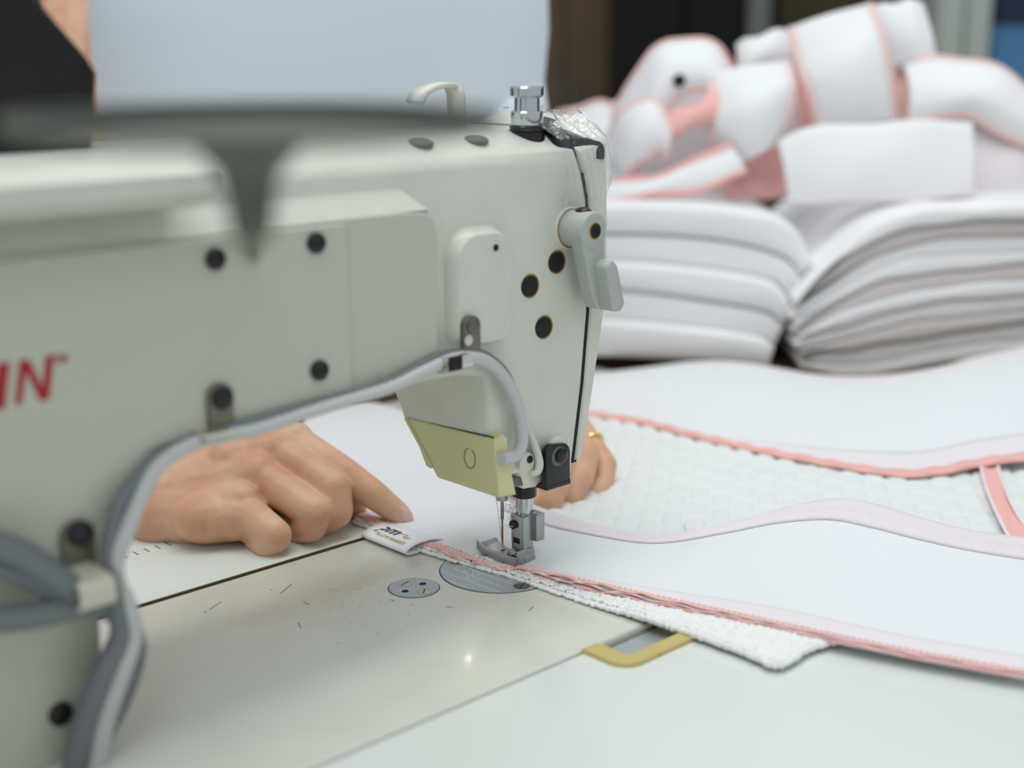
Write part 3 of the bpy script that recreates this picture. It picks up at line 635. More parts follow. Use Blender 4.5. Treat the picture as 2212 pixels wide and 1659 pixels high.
# ------------------------------------------------------------------ the sewn cover
cv = thing('bedding_cover', 'white mesh cover with pink edging being sewn under the needle', 'bedding', (60, 20, 1))
quiltz = 1.6
def quilt_h(x, y):
    a, b = (x*.80+y*.60), (x*.60-y*.80)
    a += 4*abs(((b/26.) % 1.)-.5)                                # slightly chevroned rows
    row = math.floor(b/13.); u = (a/27.+.36*row) % 1.; v = (b/13.) % 1.
    e = min(u, 1-u)*27; g = min(v, 1-v)*13
    return 1.7*(1+.25*math.sin(x*.11+y*.07))*math.sin(min(1, e/7.)*math.pi/2)*math.sin(min(1, g/4.5)*math.pi/2) + .35*math.sin(x*.05)*math.cos(y*.06)
qr = []
far_q = [PZ(1160, 1000, 0), PZ(1275, 900, 0), PZ(1600, 945, 0), PZ(1800, 975, 0), PZ(1950, 985, 0), PZ(2260, 940, 0)]
near_q = [PZ(1120, 1170, 0), PZ(1250, 1200, 0), PZ(1500, 1210, 0), PZ(1720, 1210, 0), PZ(2000, 1230, 0), PZ(2300, 1240, 0)]
rows = loft(near_q, far_q, 300, 170, lambda p, u, v: np.array([p[0], p[1], quiltz+quilt_h(p[0], p[1])]))
obj('quilted_panel', grid(rows), QUILT, cv, smooth=0 or 60, label='white quilted panel with a brick-like relief')
# front mesh strip
near = [(670, 880, 3), (655, 912, 3), (690, 985, 3), (735, 1060, 3), (775, 1112, 3.5), (870, 1158, 3.6), (940, 1182, 3.4), (1010, 1207, 3.0), (1075, 1224, 2.8), (1140, 1233, 3.6), (1230, 1250, 6), (1400, 1288, 7), (1600, 1331, 6.5), (1900, 1396, 6), (2080, 1430, 6), (2260, 1462, 6)]
farA = [(735, 870, 3), (800, 868, 3), (862, 884, 3), (930, 920, 3), (1000, 968, 3), (1060, 1025, 3), (1120, 1080, 3.4), (1185, 1108, 5), (1290, 1149, 7), (1400, 1176, 8), (1490, 1175, 9), (1600, 1154, 15), (1700, 1126, 22), (1810, 1108, 27), (1900, 1124, 25), (2000, 1154, 21), (2110, 1180, 17), (2280, 1202, 14)]
near3 = [PZ(*q) for q in near]; far3 = [PZ(*q) for q in farA]
def stripfn(p, u, v):
    h = (7*math.sin(math.pi*v*.62))*max(0, min(1, (u-.52)/.2)) + .7*math.sin(u*40+v*3)*math.sin(math.pi*v)*max(0, min(1, (u-.45)/.2))
    return p+np.array([0, 0, h])
srows = loft(near3, far3, 150, 30, stripfn)
obj('front_mesh_strip', grid(srows), MESHW, cv, smooth=180, solid=.9, offs=-1)
def edge_rows(rows, j0, j1, dz): return [np.array(rows[j])+np.array([0, 0, dz]) for j in range(j0, j1)]
SA = np.array(srows)                                             # [v][u][3]
# overlocked pale pink border on the far edge (narrow ribbed band)
def band_from(SAa, v0, v1, u0, u1, dz, n=6):
    nv, nu = SAa.shape[:2]; out = []
    for t in np.linspace(v0, v1, n):
        f = t*(nv-1); a = int(min(nv-2, max(0, math.floor(f)))); fr = f-a
        R = SAa[a]*(1-fr)+SAa[a+1]*fr
        out.append(R[int(u0*(nu-1)):int(u1*(nu-1))+1]+np.array([0, 0, dz]))
    return out
def band_taper(SAa, v0, v1, u0, u1, dz, ut, n=6):
    nv, nu = SAa.shape[:2]; out = [[] for _ in range(n)]
    for i in range(int(u0*(nu-1)), int(u1*(nu-1))+1):
        k = .04+.96*max(0, min(1, (i/(nu-1)-u0)/ut))
        for j, t in enumerate(np.linspace(0, 1, n)):
            f = max(0, (v0+(v1-v0)*t*k))*(nv-1); a = int(min(nv-2, math.floor(f))); fr = f-a
            out[j].append(SAa[a][i]*(1-fr)+SAa[a+1][i]*fr+np.array([0, 0, dz]))
    return out
ov_rows = band_from(SA, .80, 1.012, .478, 1, .6)
obj('overlocked_border', grid(ov_rows), PALE, cv, smooth=180, solid=.8, label='pale pink overlocked far border')
# ribs of the overlock stitching
E0, E1 = resamp(band_from(SA, .80, .80, .478, 1, .9, 1)[0], 330), resamp(band_from(SA, 1.012, 1.012, .478, 1, .9, 1)[0], 330)
rv, rf = [], []
for i in range(0, 330):
    g = tube([E0[i], (E0[i]+E1[i])/2+np.array([0, 0, .25]), E1[i]], .34, 4, 1, False); n = len(rv); rv += g[0]; rf += [tuple(k+n for k in f) for f in g[1]]
obj('overlock_stitching', (rv, rf), PALE, cv, kind='stuff')
nb_rows = band_taper(SA, 0, .085, .46, 1, .7, .3)
obj('near_border', grid(nb_rows), PALE, cv, smooth=180, solid=.8, label='pale pink near border')
# ruffled pink binding layers under the near edge
N3 = resamp(spline([PZ(*q) for q in near[4:]], 10), 260)
T3 = np.gradient(N3, axis=0); T3 /= np.linalg.norm(T3, axis=1)[:, None]; NN = np.stack([-T3[:, 1], T3[:, 0], 0*T3[:, 0]], 1)
if NN[100]@np.array([-1, -1, 0]) < 0: NN = -NN
def ruffle(wd, amp, freq, z, phase, back=5, fade=True):
    rows = []
    for t in np.linspace(0, 1, 7):
        R = []
        for i in range(260):
            s_ = i/259; a = amp*math.sin(freq*s_*6.28+phase+1.1*math.sin(9*s_))*t
            open_ = 1 if not fade else .35+.65*math.exp(-((s_-.38)/.25)**2)
            p = N3[i]+NN[i]*(-back+(wd+back)*t)*1.0
            zz = N3[i][2]+.75+a*.5*open_-1.0*t*t if z > .9 else max(.7, N3[i][2]*(.35+.65*open_)*z+a*open_+.2)
            R.append((p[0], p[1], zz))
        rows.append(R)
    return grid(rows)
def frill(wd, amp, freq, dz, ph):                                # a thin wavy layer of the ruffle
    rows = []
    for t in np.linspace(0, 1, 7):
        R = []
        for i in range(520):
            q = i/519; k = q*259; j = min(258, int(k)); f = k-j
            b = N3[j]*(1-f)+N3[j+1]*f; n_ = NN[j]*(1-f)+NN[j+1]*f
            op = .25+.75*math.exp(-((q-.40)/.2)**2)              # loosest just past the foot
            s1 = math.sin(freq*q*6.28+ph+1.3*math.sin(11*q)); s2 = math.sin(freq*2.3*q*6.28+ph*2)
            p = b+n_*(-4+(wd+4+.5*s2*op)*t)
            R.append((p[0], p[1], max(.9, b[2]*.55+(b[2]*.45+.4)*(1+dz)*op+(b[2]*.45+.4)*(1+dz*.5)*(1-op)+(amp*s1+.4*s2)*op*t**1.5)))
        rows.append(R)
    return grid(rows)
obj('pink_binding', frill(2.0, .7, 16, .15, 0), PINK, cv, smooth=180, solid=.45, label='upper ruffled pink edge')
obj('white_binding', frill(2.5, .75, 14, -.25, 1.9), PALE, cv, smooth=180, solid=.4, label='pale layer between the pink edges')
obj('pink_binding', frill(3.3, .8, 12, -.6, 3.1), PINK, cv, smooth=180, solid=.45, label='lower ruffled pink edge')
obj('mesh_lining', frill(3.0, .4, 9, -.95, 4.4), PALE, cv, smooth=180, solid=.4, label='pale mesh lining under the ruffle')
# picot edge: small pink stitches along the rim
pv, pf = [], []
for i in range(6, 254, 2):
    p = N3[i]+NN[i]*-1.2+np.array([0, 0, 1.2]); g = tube([p-T3[i]*.5, p+NN[i]*1.4+np.array([0, 0, .2]), p+T3[i]*.9], .28, 4, 1); n = len(pv); pv += g[0]; pf += [tuple(k+n for k in f) for f in g[1]]
obj('edge_stitches', (pv, pf), PINK, cv, kind='stuff')
# terry lining that peeps out below the seam and ends in a corner
tn = [(765, 1128), (800, 1140), (870, 1172), (920, 1192), (1000, 1216), (1100, 1244), (1170, 1268), (1240, 1292), (1330, 1322), (1420, 1352), (1520, 1385), (1600, 1415), (1645, 1434), (1682, 1446), (1712, 1430), (1745, 1410), (1785, 1398), (1830, 1386), (1880, 1376)]
tf = [(790, 1108), (850, 1140), (930, 1172), (990, 1195), (1050, 1212), (1120, 1228), (1200, 1250), (1280, 1266), (1380, 1288), (1480, 1306), (1560, 1322), (1620, 1332), (1665, 1340), (1700, 1346), (1735, 1350), (1775, 1355), (1815, 1358), (1850, 1362), (1890, 1370)]
def terfn(p, u, v):
    return p+np.array([0, 0, .6+1.6*max(0, min(1, (u-.5)/.1))+.5*math.sin(u*70+v*9)*math.sin(v*14)*(.4+v*.4)+rng.normal(0, .3)])
trows = loft([PZ(x, y, .9) for x, y in tn], [PZ(x, y, 1.6) for x, y in tf], 300, 26, terfn)
obj('terry_lining', grid(trows), TERRY, cv, smooth=180, solid=1.6, offs=1, label='white terry lining with a loopy cut edge')
tv, tfc = [], []
TE = resamp(spline([PZ(x, y, 1.2) for x, y in tn], 8), 260)
for i in range(260):
    p = TE[i]+rng.normal(0, .35, 3)*np.array([1, 1, .4]); lift = 1.6*max(0, min(1, (i/259-.5)/.1)); g = ellips((p[0], p[1], max(.9, p[2]*.8+.3)+lift), (1.3+rng.uniform(0, .6), 1.3+rng.uniform(0, .6), 1.1+.35*lift), 7, 5); n = len(tv); tv += g[0]; tfc += [tuple(k+n for k in f) for f in g[1]]
obj('terry_loops', (tv, tfc), TERRY, cv, kind='stuff')
# woven label tag, a folded loop sewn into the seam, axis along Y
ty0, ty1 = 67., 29.5
sec = spline([(-19, .9), (-28, .9), (-37, 1.0), (-40.5, 1.4), (-41.3, 2.6), (-40, 4.0), (-35, 5.6), (-28, 5.6), (-19, 3.6)], 6)
tg_rows = [[(p[0]+(5.5 if i else 0)*0+ (ty0-y)*.0, y, p[1]) for p in sec] for i, y in enumerate(np.linspace(ty0, ty1, 8))]
# the tag lies a little askew, following the seam
def askew(p):
    t = (ty0-p[1])/(ty0-ty1); return (p[0]+ (p[0]+41)*-.0 + t*.5 + (t*3.5 if p[0] > -30 else 0), p[1], p[2])
tg_rows = [[askew(p) for p in r] for r in tg_rows]
tag = obj('woven_tag', grid(tg_rows), TAG, cv, smooth=180, solid=.25, label='folded white label tag with navy and gold print')
secz = np.array([(p[0], p[1]) for p in sec[24:]]); o_ = np.argsort(secz[:, 0])
def tag_z(x): return float(np.interp(x, secz[o_][:, 0], secz[o_][:, 1]))
def text_geo(txt, size, bold=0.0, shear=0.0):
    cu = bpy.data.curves.new('t', 'FONT'); cu.body = txt; cu.size = size; cu.offset = bold; cu.shear = shear; cu.resolution_u = 3
    ob = bpy.data.objects.new('t', cu); COL.objects.link(ob); dg = bpy.context.evaluated_depsgraph_get()
    me = bpy.data.meshes.new_from_object(ob.evaluated_get(dg)); v = [tuple(x.co) for x in me.vertices]; f = [tuple(p.vertices) for p in me.polygons]
    bpy.data.objects.remove(ob); bpy.data.curves.remove(cu); bpy.data.meshes.remove(me); return v, f
def on_tag(geo, y_start, x_base):
    v, f = geo; out = []
    for a, b, _ in v:
        x = x_base+b; y = y_start-a; t = (ty0-y)/(ty0-ty1); out.append((x, y, tag_z(x)+.3))
    return out, f
obj('tag_print', on_tag(text_geo('pm', 11.5, .35, .15), 62, -34.0), NAVY, tag, smooth=0, label='navy letters p m')
obj('tag_print', on_tag(text_geo('PILLOW MARKET', 3.1, .05), 59, -38.6), GOLD, tag, smooth=0, label='gold small capitals')
sw = [(46.0, -31.0), (43.5, -29.4), (41.0, -30.4), (42.2, -32.4), (40.0, -33.2), (37.2, -31.6)]
obj('tag_print', tube([(b, a, tag_z(b)+.25) for a, b in sw], .3, 6, 5), GOLD, tag, label='gold bird-like squiggle')
# pink tape lying across the quilted panel at the right
tp = thing('pink_tape', 'salmon pink tape crossing the quilted panel between the two mesh strips', 'tape', tuple(PZ(2150, 1070, 1)))
ta = [PZ(2114, 990, 6), PZ(2128, 1050, 6), PZ(2152, 1110, 6), (PZ(2185, 1175, 6))]
tb_ = [PZ(2150, 990, 6), PZ(2168, 1050, 6), PZ(2195, 1110, 6), PZ(2240, 1175, 6)]
obj('tape', grid(loft(ta, tb_, 30, 6, lambda p, u, v: p+np.array([0, 0, .8*math.sin(v*6+u*9)]))), PINKS, tp, smooth=180, solid=.8)
for nm, e, oth in (('edge_piping', ta, tb_), ('edge_piping', tb_, ta)):
    obj(nm, tube([np.array(q)+np.array([0, 0, .8]) for q in e], 1.0, 8, 8), PALE, tp, label='pale edge of the tape')
sn = [PZ(1478, 1122, 5), PZ(1501, 1120, 5), PZ(1507, 1148, 5), PZ(1483, 1148, 5)]
obj('fabric_snippet', slab([(q[0], q[1]) for q in sn], [(3.6, 0), (4.2, 0)], FZ), PALE, None, label='small pink snippet lying on the quilted panel', cat='fabric scrap')

# far mesh strip across the table
fs = thing('mesh_strip', 'long white mesh strip with pink lower edge lying beyond the quilted panel', 'fabric', tuple(PZ(1700, 900, 2)))
nB = [(1225, 886, 4), (1275, 893, 4), (1380, 908, 4.5), (1500, 938, 5), (1600, 961, 5), (1720, 985, 5), (1850, 1008, 5), (1950, 1020, 5), (2030, 1013, 6), (2120, 995, 9), (2260, 978, 12)]
fB = [(1230, 815, 6), (1290, 808, 8), (1400, 792, 9), (1500, 784, 9), (1620, 790, 8), (1730, 804, 8), (1850, 815, 10), (1950, 811, 14), (2040, 795, 20), (2120, 768, 25), (2260, 738, 32)]
brows = loft([PZ(*q) for q in nB], [PZ(*q) for q in fB], 110, 26, lambda p, u, v: p+np.array([0, 0, 9*math.sin(math.pi*v)*(.5+.5*u)+1.2*math.sin(u*17+v*2)*v]))
BA = np.array(brows)
obj('mesh_panel', grid(brows), MESHW, fs, smooth=180, solid=.9, offs=-1)
obj('far_border', grid([r[::-1] for r in band_taper(BA[::-1], 0, .13, .3, 1, .7, .25)]), PALE, fs, smooth=180, solid=.8)
obj('near_border', grid(band_taper(BA, .0, .12, .3, 1, .6, .4)), PALE, fs, smooth=180, solid=.8)
bE = resamp(band_from(BA, 0, 0, 0, 1, .4, 1)[0], 120)
pe = [[bE[i]+np.array([0, 0, 1.0+.7*math.sin(i*.9)]) for i in range(120)], [bE[i]+np.array([-2.6, -3.2, -.6+.8*math.sin(i*.7+1)]) for i in range(120)], [bE[i]+np.array([-3.8, -4.8, -2.0]) for i in range(120)]]
obj('pink_edge', grid(pe), PINKS, fs, smooth=180, solid=1.0)

# ------------------------------------------------------------------ second table with the finished goods
wt = thing('side_table', 'brown wooden side table carrying the stacks of folded white cloth', 'table', (900, 300, -750))
obj('table_top', box(356, 1500, -420, 900, -34, -6, 2), WOOD, wt)
for sx in (400, 1450):
    for sy in (-370, 850): obj('leg', box(sx-25, sx+25, sy-25, sy+25, -750, -34), WOOD, wt, smooth=0)

def vband(front_poly, dep, thick, name, m, label, cat, group=None, r=5, parent=None):
    """folded cloth: an outline measured on an upright plane facing the camera at depth dep, with real thickness going back"""
    base = AT(CX, CY, dep)
    P = []
    for x, y in front_poly:
        q = AT(x, y, dep); P.append(((q-base)@RM, q[2]))
    # shift horizontally so that the plane is upright
    def fr(u, v, d):
        b = base+RM*u+DH*d; return (b[0], b[1], v)
    return obj(name, slab(P, rs(0, thick, r), fr), m, parent, smooth=60, label=label, cat=cat, group=group)
def thickpath(top, bot): return list(top)+list(bot)[::-1]
def sp2d(pts, n=5): return [(p[0], p[1]) for p in spline([(a, b, 0) for a, b in pts], n)]
DS = 1140
# left stack: five folded towels with a rounded fold at the right
edges = [[(1225, 432), (1420, 430), (1560, 440), (1690, 470), (1745, 560)],
         [(1225, 497), (1400, 497), (1560, 512), (1680, 545), (1722, 590)],
         [(1225, 552), (1400, 560), (1560, 578), (1660, 600), (1700, 640)],
         [(1225, 612), (1400, 626), (1550, 648), (1650, 668), (1690, 700)],
         [(1225, 680), (1400, 692), (1550, 708), (1640, 725), (1672, 745)],
         [(1225, 768), (1400, 776), (1540, 784), (1630, 792), (1662, 795)]]
pos = ('topmost', 'second', 'third', 'fourth', 'lowest')
for k in range(5):
    a = sp2d(edges[k]); b = sp2d(edges[k+1])
    a = [(x, y+2) for x, y in a]; b = [(x, y-1) for x, y in b]
    vband(fillet(thickpath(a, b), 0), DS-4*k+(k % 2)*6, 330, 'folded_towel', (TOWEL if k % 2 == 0 else TOWEL), '%s folded white towel of the left stack behind the machine head' % pos[k], 'towel', 'folded towels of the left stack', r=6)
# right stack: many thin folded cloths arching up to the right
nl = 10
upper = [(1700, 640), (1760, 575), (1840, 500), (1930, 452), (2040, 436), (2300, 432)]
lower = [(1725, 798), (1780, 808), (1840, 820), (1900, 814), (2040, 786), (2300, 748)]
ordw = ('topmost', 'second', 'third', 'fourth', 'fifth', 'sixth', 'seventh', 'eighth', 'ninth', 'lowest')
U_, L_ = np.array(upper, float), np.array(lower, float)
for k in range(nl):
    t0, t1 = k/nl, (k+1)/nl
    a = U_*(1-t0)+L_*t0; b = U_*(1-t1)+L_*t1
    jit = rng.uniform(-12, 12); a = a.copy(); b = b.copy(); a[0, 0] += jit; b[0, 0] += jit+4
    wv = lambda x, kk: 2.6*math.sin(x*.019+kk*1.7)+1.6*math.sin(x*.043+kk*2.9)
    a = [(x, y+wv(x, k)+1.2) for x, y in sp2d([tuple(q) for q in a])]; b = [(x, y+wv(x, k+1)-1.6) for x, y in sp2d([tuple(q) for q in b])]
    vband(thickpath(a, b), DS-22+rng.uniform(-6, 6), 300, 'folded_cloth', TOWEL2 if k % 3 == 1 else TOWEL, '%s layer of the arching stack of folded cloths at the right' % ordw[k], 'cloth', 'folded cloths of the right stack', r=3.2)

# pile of looped fabric bands with pink edging on top of the stacks
PINKT = mat('soft_pink_trim', (243, 206, 200), .9, sheen=.2)
RIM = mat('coral_rim', (222, 140, 130), .9)
def band(name, ea, eb, label, m=TOWEL, trims=(1, 1), nu=40, nv=10, bulge=0, tw=3.4, tm=None):
    A = [AT(*q) for q in ea]; B = [AT(*q) for q in eb]
    t_ = thing(name, label, 'fabric band', tuple((np.array(A[0])+B[0])/2), 'pink edged bands piled on the towels')
    rows = loft(A, B, nu, nv, lambda p, u, v: p-DH*bulge*math.sin(math.pi*v)*(.6+.4*math.sin(math.pi*u))+np.array([0, 0, 1.5*math.sin(u*11+v*4)]))
    obj('cloth', grid(rows), m, t_, smooth=180, solid=3)
    for on, e in zip(trims, (rows[0], rows[-1])):
        if on: obj('pink_trim', tube([np.array(p) for p in e[::3]], tw, 8, 3), tm or PINKT, t_)
    return t_
band('fabric_band', [(1706, 62, 1190), (1730, 150, 1175), (1752, 215, 1172), (1770, 285, 1176)], [(1880, 6, 1185), (1905, 90, 1168), (1922, 170, 1166), (1930, 262, 1172)], 'tall upright white band with pink edges in the middle of the pile', bulge=12)
band('fabric_band', [(1678, 306, 1158), (1780, 272, 1140), (1940, 264, 1138), (2100, 262, 1150)], [(1704, 428, 1150), (1800, 432, 1132), (1940, 426, 1130), (2104, 418, 1142)], 'wide white band lying sideways across the lower right of the pile', trims=(0, 1), bulge=8, tm=PALE)
band('fabric_band', [(1548, 158, 1180), (1530, 220, 1168), (1535, 290, 1166), (1575, 352, 1172)], [(1700, 130, 1176), (1712, 190, 1160), (1700, 250, 1158), (1668, 318, 1164)], 'round white loop with pink rim left of the upright band', bulge=26)
band('fabric_band', [(1592, 98, 1225), (1620, 84, 1215), (1660, 72, 1212), (1705, 62, 1218)], [(1592, 170, 1220), (1620, 160, 1210), (1660, 150, 1208), (1715, 150, 1214)], 'small white flap left behind the upright band', bulge=10, trims=(0, 0))
band('fabric_band', [(1885, 18, 1235), (1920, 8, 1228), (1960, 2, 1226), (1992, 4, 1230)], [(1925, 150, 1225), (1955, 142, 1218), (1990, 140, 1216), (2022, 150, 1222)], 'white flap sticking up at the top right of the pile', trims=(0, 0), bulge=10)
band('fabric_band', [(1950, 140, 1220), (2040, 128, 1210), (2140, 142, 1205), (2240, 210, 1200)], [(1960, 262, 1190), (2050, 250, 1180), (2120, 262, 1178), (2260, 340, 1176)], 'broad white band sloping down to the right frame edge', bulge=22, trims=(1, 1))
band('fabric_band', [(2090, 262, 1200), (2150, 270, 1196), (2260, 300, 1190)], [(2096, 424, 1186), (2160, 426, 1182), (2260, 428, 1180)], 'pinkish folded band tucked under the sloping band at right', m=PALE, bulge=10)
band('fabric_band', [(1945, 120, 1235), (1935, 190, 1225), (1950, 262, 1216)], [(2020, 110, 1235), (2010, 190, 1226), (2030, 250, 1218)], 'pink shaded fold right of the upright band', m=PINK, trims=(0, 0), bulge=6)
band('fabric_band', [(1320, 262, 1210), (1370, 170, 1200), (1420, 100, 1195), (1480, 92, 1196), (1545, 98, 1200), (1588, 150, 1210)], [(1330, 400, 1190), (1380, 350, 1180), (1440, 230, 1174), (1490, 190, 1174), (1540, 200, 1178), (1570, 250, 1188)], 'large peaked white loop at the left of the pile', bulge=16, trims=(1, 1))
band('fabric_band', [(1315, 300, 1180), (1350, 235, 1168), (1410, 220, 1164), (1448, 270, 1168)], [(1345, 400, 1172), (1380, 350, 1158), (1420, 322, 1156), (1440, 345, 1160)], 'small rounded white fold inside the peaked loop', bulge=14, trims=(1, 1))
band('fabric_band', [(1440, 250, 1172), (1480, 232, 1164), (1530, 210, 1162), (1560, 180, 1166)], [(1450, 300, 1166), (1490, 280, 1160), (1540, 256, 1158), (1570, 230, 1162)], 'narrow pink fold below the dark gap of the peaked loop', m=PINK, trims=(0, 0), bulge=6)
band('fabric_band', [(1180, 262, 1230), (1240, 236, 1222), (1300, 226, 1218), (1345, 240, 1216)], [(1180, 400, 1200), (1240, 410, 1192), (1300, 410, 1186), (1350, 400, 1184)], 'white band with pink edge emerging from behind the machine head', bulge=8)
band('fabric_band', [(1300, 400, 1160), (1400, 385, 1150), (1500, 352, 1146), (1580, 310, 1150)], [(1300, 432, 1154), (1400, 424, 1144), (1520, 404, 1142), (1610, 372, 1148)], 'low white band sweeping along the foot of the peaked loop', bulge=5, tm=PINKS)
band('fabric_band', [(1560, 340, 1190), (1620, 320, 1186), (1690, 310, 1188)], [(1570, 420, 1184), (1630, 424, 1180), (1700, 424, 1184)], 'shadowed dusky pink fold below the round loop', m=PINKS, trims=(0, 0), bulge=-14)
band('fabric_band', [(1715, 120, 1225), (1722, 200, 1220), (1735, 300, 1214)], [(1762, 120, 1225), (1772, 200, 1220), (1780, 300, 1214)], 'deep pink inner fold beside the upright band', m=PINKS, trims=(0, 0), bulge=-4)
band('fabric_band', [(1290, 240, 1262), (1400, 190, 1258), (1520, 150, 1256), (1640, 150, 1256), (1760, 130, 1258)], [(1290, 436, 1250), (1400, 430, 1246), (1520, 430, 1244), (1640, 430, 1244), (1760, 430, 1246)], 'pale pink fold lying behind the loops of the pile', m=PALE, trims=(0, 0), bulge=6)
band('fabric_band', [(1900, 150, 1262), (1990, 120, 1258), (2090, 140, 1256), (2240, 190, 1256)], [(1900, 430, 1250), (1990, 430, 1248), (2090, 430, 1246), (2240, 430, 1246)], 'pale fold lying behind the sloping band at right', m=PALE, trims=(0, 0), bulge=6)
rim_ = thing('fabric_band', 'coral coloured rim strip over the top right of the peaked loop', 'fabric band', AT(1550, 110, 1200), 'pink edged bands piled on the towels')
obj('cloth', grid(loft([AT(1490, 90, 1194), AT(1530, 94, 1196), AT(1562, 112, 1200), (AT(1592, 150, 1208))], [AT(1500, 104, 1190), AT(1532, 112, 1192), AT(1552, 128, 1196), AT(1572, 158, 1204)], 20, 5)), RIM, rim_, smooth=180, solid=3)
# black disc added in place of the dark gap in the peaked loop
q = AT(1467, 174, 1165)
obj('gap_disc', lathe([(0, 5.5), (2, 5.5), (3, 4.2)], q, tuple(-DH), 18), BLACKP, None, label='small round black disc standing in for the dark gap in the peaked loop', cat='gap_disc')

# ------------------------------------------------------------------ the operator: arms, hands and torso as one skin, with clothes
pn = thing('person', 'seated person in light blue shirt guiding the cloth with both hands', 'person', (190, 450, -750))
def cap(a, b, r0, r1, n=14):                                     # tapered capsule
    a, b = np.array(a, float), np.array(b, float); d = b-a; L = np.linalg.norm(d); d = d/max(L, 1e-6)
    pr = [(-r0*math.cos(t), r0*math.sin(t)) for t in np.linspace(.15, math.pi/2, 5)] + [(L+r1*math.sin(t), r1*math.cos(t)) for t in np.linspace(0, math.pi/2-.15, 5)]
    return lathe(pr, a, d, n)
parts = []
def chain(pts, rad):
    P = [AT(*p) if len(p) == 3 and p[2] > 300 and not isinstance(p, np.ndarray) else np.array(p, float) for p in pts]
    for i in range(len(P)-1): parts.append(cap(P[i], P[i+1], rad[i], rad[i+1]))
    return P
# hand at the left of the picture (operator's right): index stretched to the seam, the others curled
wr = (352, 1083, 748)
idx = chain([(632, 955, 766), (742, 1022, 752), (806, 1068, 748), (862, 1110, 752)], [11.0, 9.3, 8.4, 6.6])
mid = chain([(590, 975, 752), (722, 1052, 735), (728, 1105, 734), (690, 1135, 742)], [11.0, 9.4, 8.8, 7.6])
rin = chain([(552, 1025, 740), (680, 1108, 722), (672, 1138, 724), (636, 1150, 735)], [10.8, 9.2, 8.4, 7.2])
pin = chain([(510, 1090, 727), (593, 1157, 711), (580, 1175, 713), (556, 1168, 722)], [10.4, 9.3, 8.4, 7.2])
thb = chain([(430, 1060, 775), (560, 1050, 782), (690, 1070, 776), (765, 1088, 766)], [14, 11, 9.5, 7.5])
W0 = AT(*wr)
for P, r, off in ((idx, 12.5, (-2, -38, 12)), (mid, 13, (0, -14, 4)), (rin, 13, (0, 10, -4)), (pin, 12.5, (2, 30, -10))):
    s_ = AT(wr[0]+off[0], wr[1]+off[1], wr[2]-off[2]*-.6); parts.append(cap(s_, P[0], 20, r))
parts.append(ellips(AT(455, 1112, 728), (22, 20, 15)))           # heel of the hand, little-finger side
parts.append(ellips(AT(445, 1060, 748), (24, 22, 16)))
parts.append(cap(AT(400, 1118, 735), AT(505, 1118, 723), 16, 13))
for q0, q1 in (((500, 1000, 748), (545, 1040, 741)), ((470, 1040, 744), (520, 1075, 732)), ((530, 960, 758), (600, 985, 752))): parts.append(cap(AT(*q0), AT(*q1), 15, 11.5))
for q, r in (((588, 968, 751), 10.5), ((552, 1020, 738), 10.0), ((522, 1080, 725), 9.4)): parts.append(ellips(AT(*q), (r, r, r)))   # knuckles
elbowR = AT(118, 520, 985); shR = AT(240, -170, 1085)
wc = AT(335, 1085, 752)
parts.append(cap(AT(*wr), wc, 22, 22)); parts.append(cap(wc, wc*.55+elbowR*.45, 22, 33, 20)); parts.append(cap(wc*.55+elbowR*.45, elbowR, 33, 36, 20)); parts.append(cap(elbowR, shR, 36, 44, 20))
# hand at the right of the picture (operator's left), knuckles up, with the ring
chain([(1150, 930, 812), (1207, 985, 797), (1201, 1045, 784), (1188, 1084, 777)], [10.5, 9.0, 8.4, 7.4])
fB_ = chain([(1195, 900, 828), (1266, 975, 808), (1257, 1030, 797), (1235, 1072, 790)], [10.2, 8.2, 7.6, 6.6])
fC_ = chain([(1232, 905, 848), (1306, 1004, 822), (1301, 1046, 813), (1280, 1070, 806)], [9.6, 7.6, 7.0, 6.2])
chain([(1225, 920, 866), (1262, 1000, 862), (1258, 1040, 852), (1240, 1060, 842)], [9.5, 8.0, 7.4, 6.4])
chain([(1120, 900, 850), (1110, 985, 815), (1130, 1050, 790), (1150, 1085, 782)], [13, 11, 9, 7.5])
WL = AT(1140, 850, 880)
for q in ((1150, 930, 812), (1195, 900, 828), (1232, 905, 848), (1225, 920, 866)): parts.append(cap(WL, AT(*q), 20, 10.5))
elbowL = AT(1090, 640, 1030); shL = AT(985, -150, 1150)
parts.append(cap(WL, (WL+elbowL)/2, 23, 32, 20)); parts.append(cap((WL+elbowL)/2, elbowL, 32, 36, 20)); parts.append(cap(elbowL, shL, 36, 44, 20))
# torso core, neck and head
tc_ = AT(716, 100, 1050); tcx, tcy = tc_[0], tc_[1]
fw = np.array([-.35, -.94, 0]); fw /= np.linalg.norm(fw); sw_ = np.array([-fw[1], fw[0], 0])      # facing direction, and its side
parts.append(ellips((tcx, tcy, 60), (135, 78, 330), 24, 16)); parts.append(cap(shR, shL, 46, 46, 20))
parts.append(cap((tcx, tcy, 340), (tcx-8, tcy-18, 480), 56, 50, 20))
hd = np.array([tcx-22, tcy-50, 560])
parts.append(ellips(hd, (74, 90, 105), 24, 16)); parts.append(ellips(hd+fw*58+[0, 0, -62], (42, 36, 40)))
parts.append(cap(hd+fw*88+[0, 0, 8], hd+fw*104+[0, 0, -22], 8, 13))
for s_ in (-1, 1): parts.append(ellips(hd+sw_*s_*76+[0, 0, -10], (10, 14, 30)))
bodyg = join(*parts)
body = obj('body', bodyg, SKIN, pn, smooth=180)
rm = body.modifiers.new('remesh', 'REMESH'); rm.mode = 'VOXEL'; rm.voxel_size = .0014; rm.use_smooth_shade = True
sk = body.modifiers.new('soften', 'SMOOTH'); sk.factor = .5; sk.iterations = 5
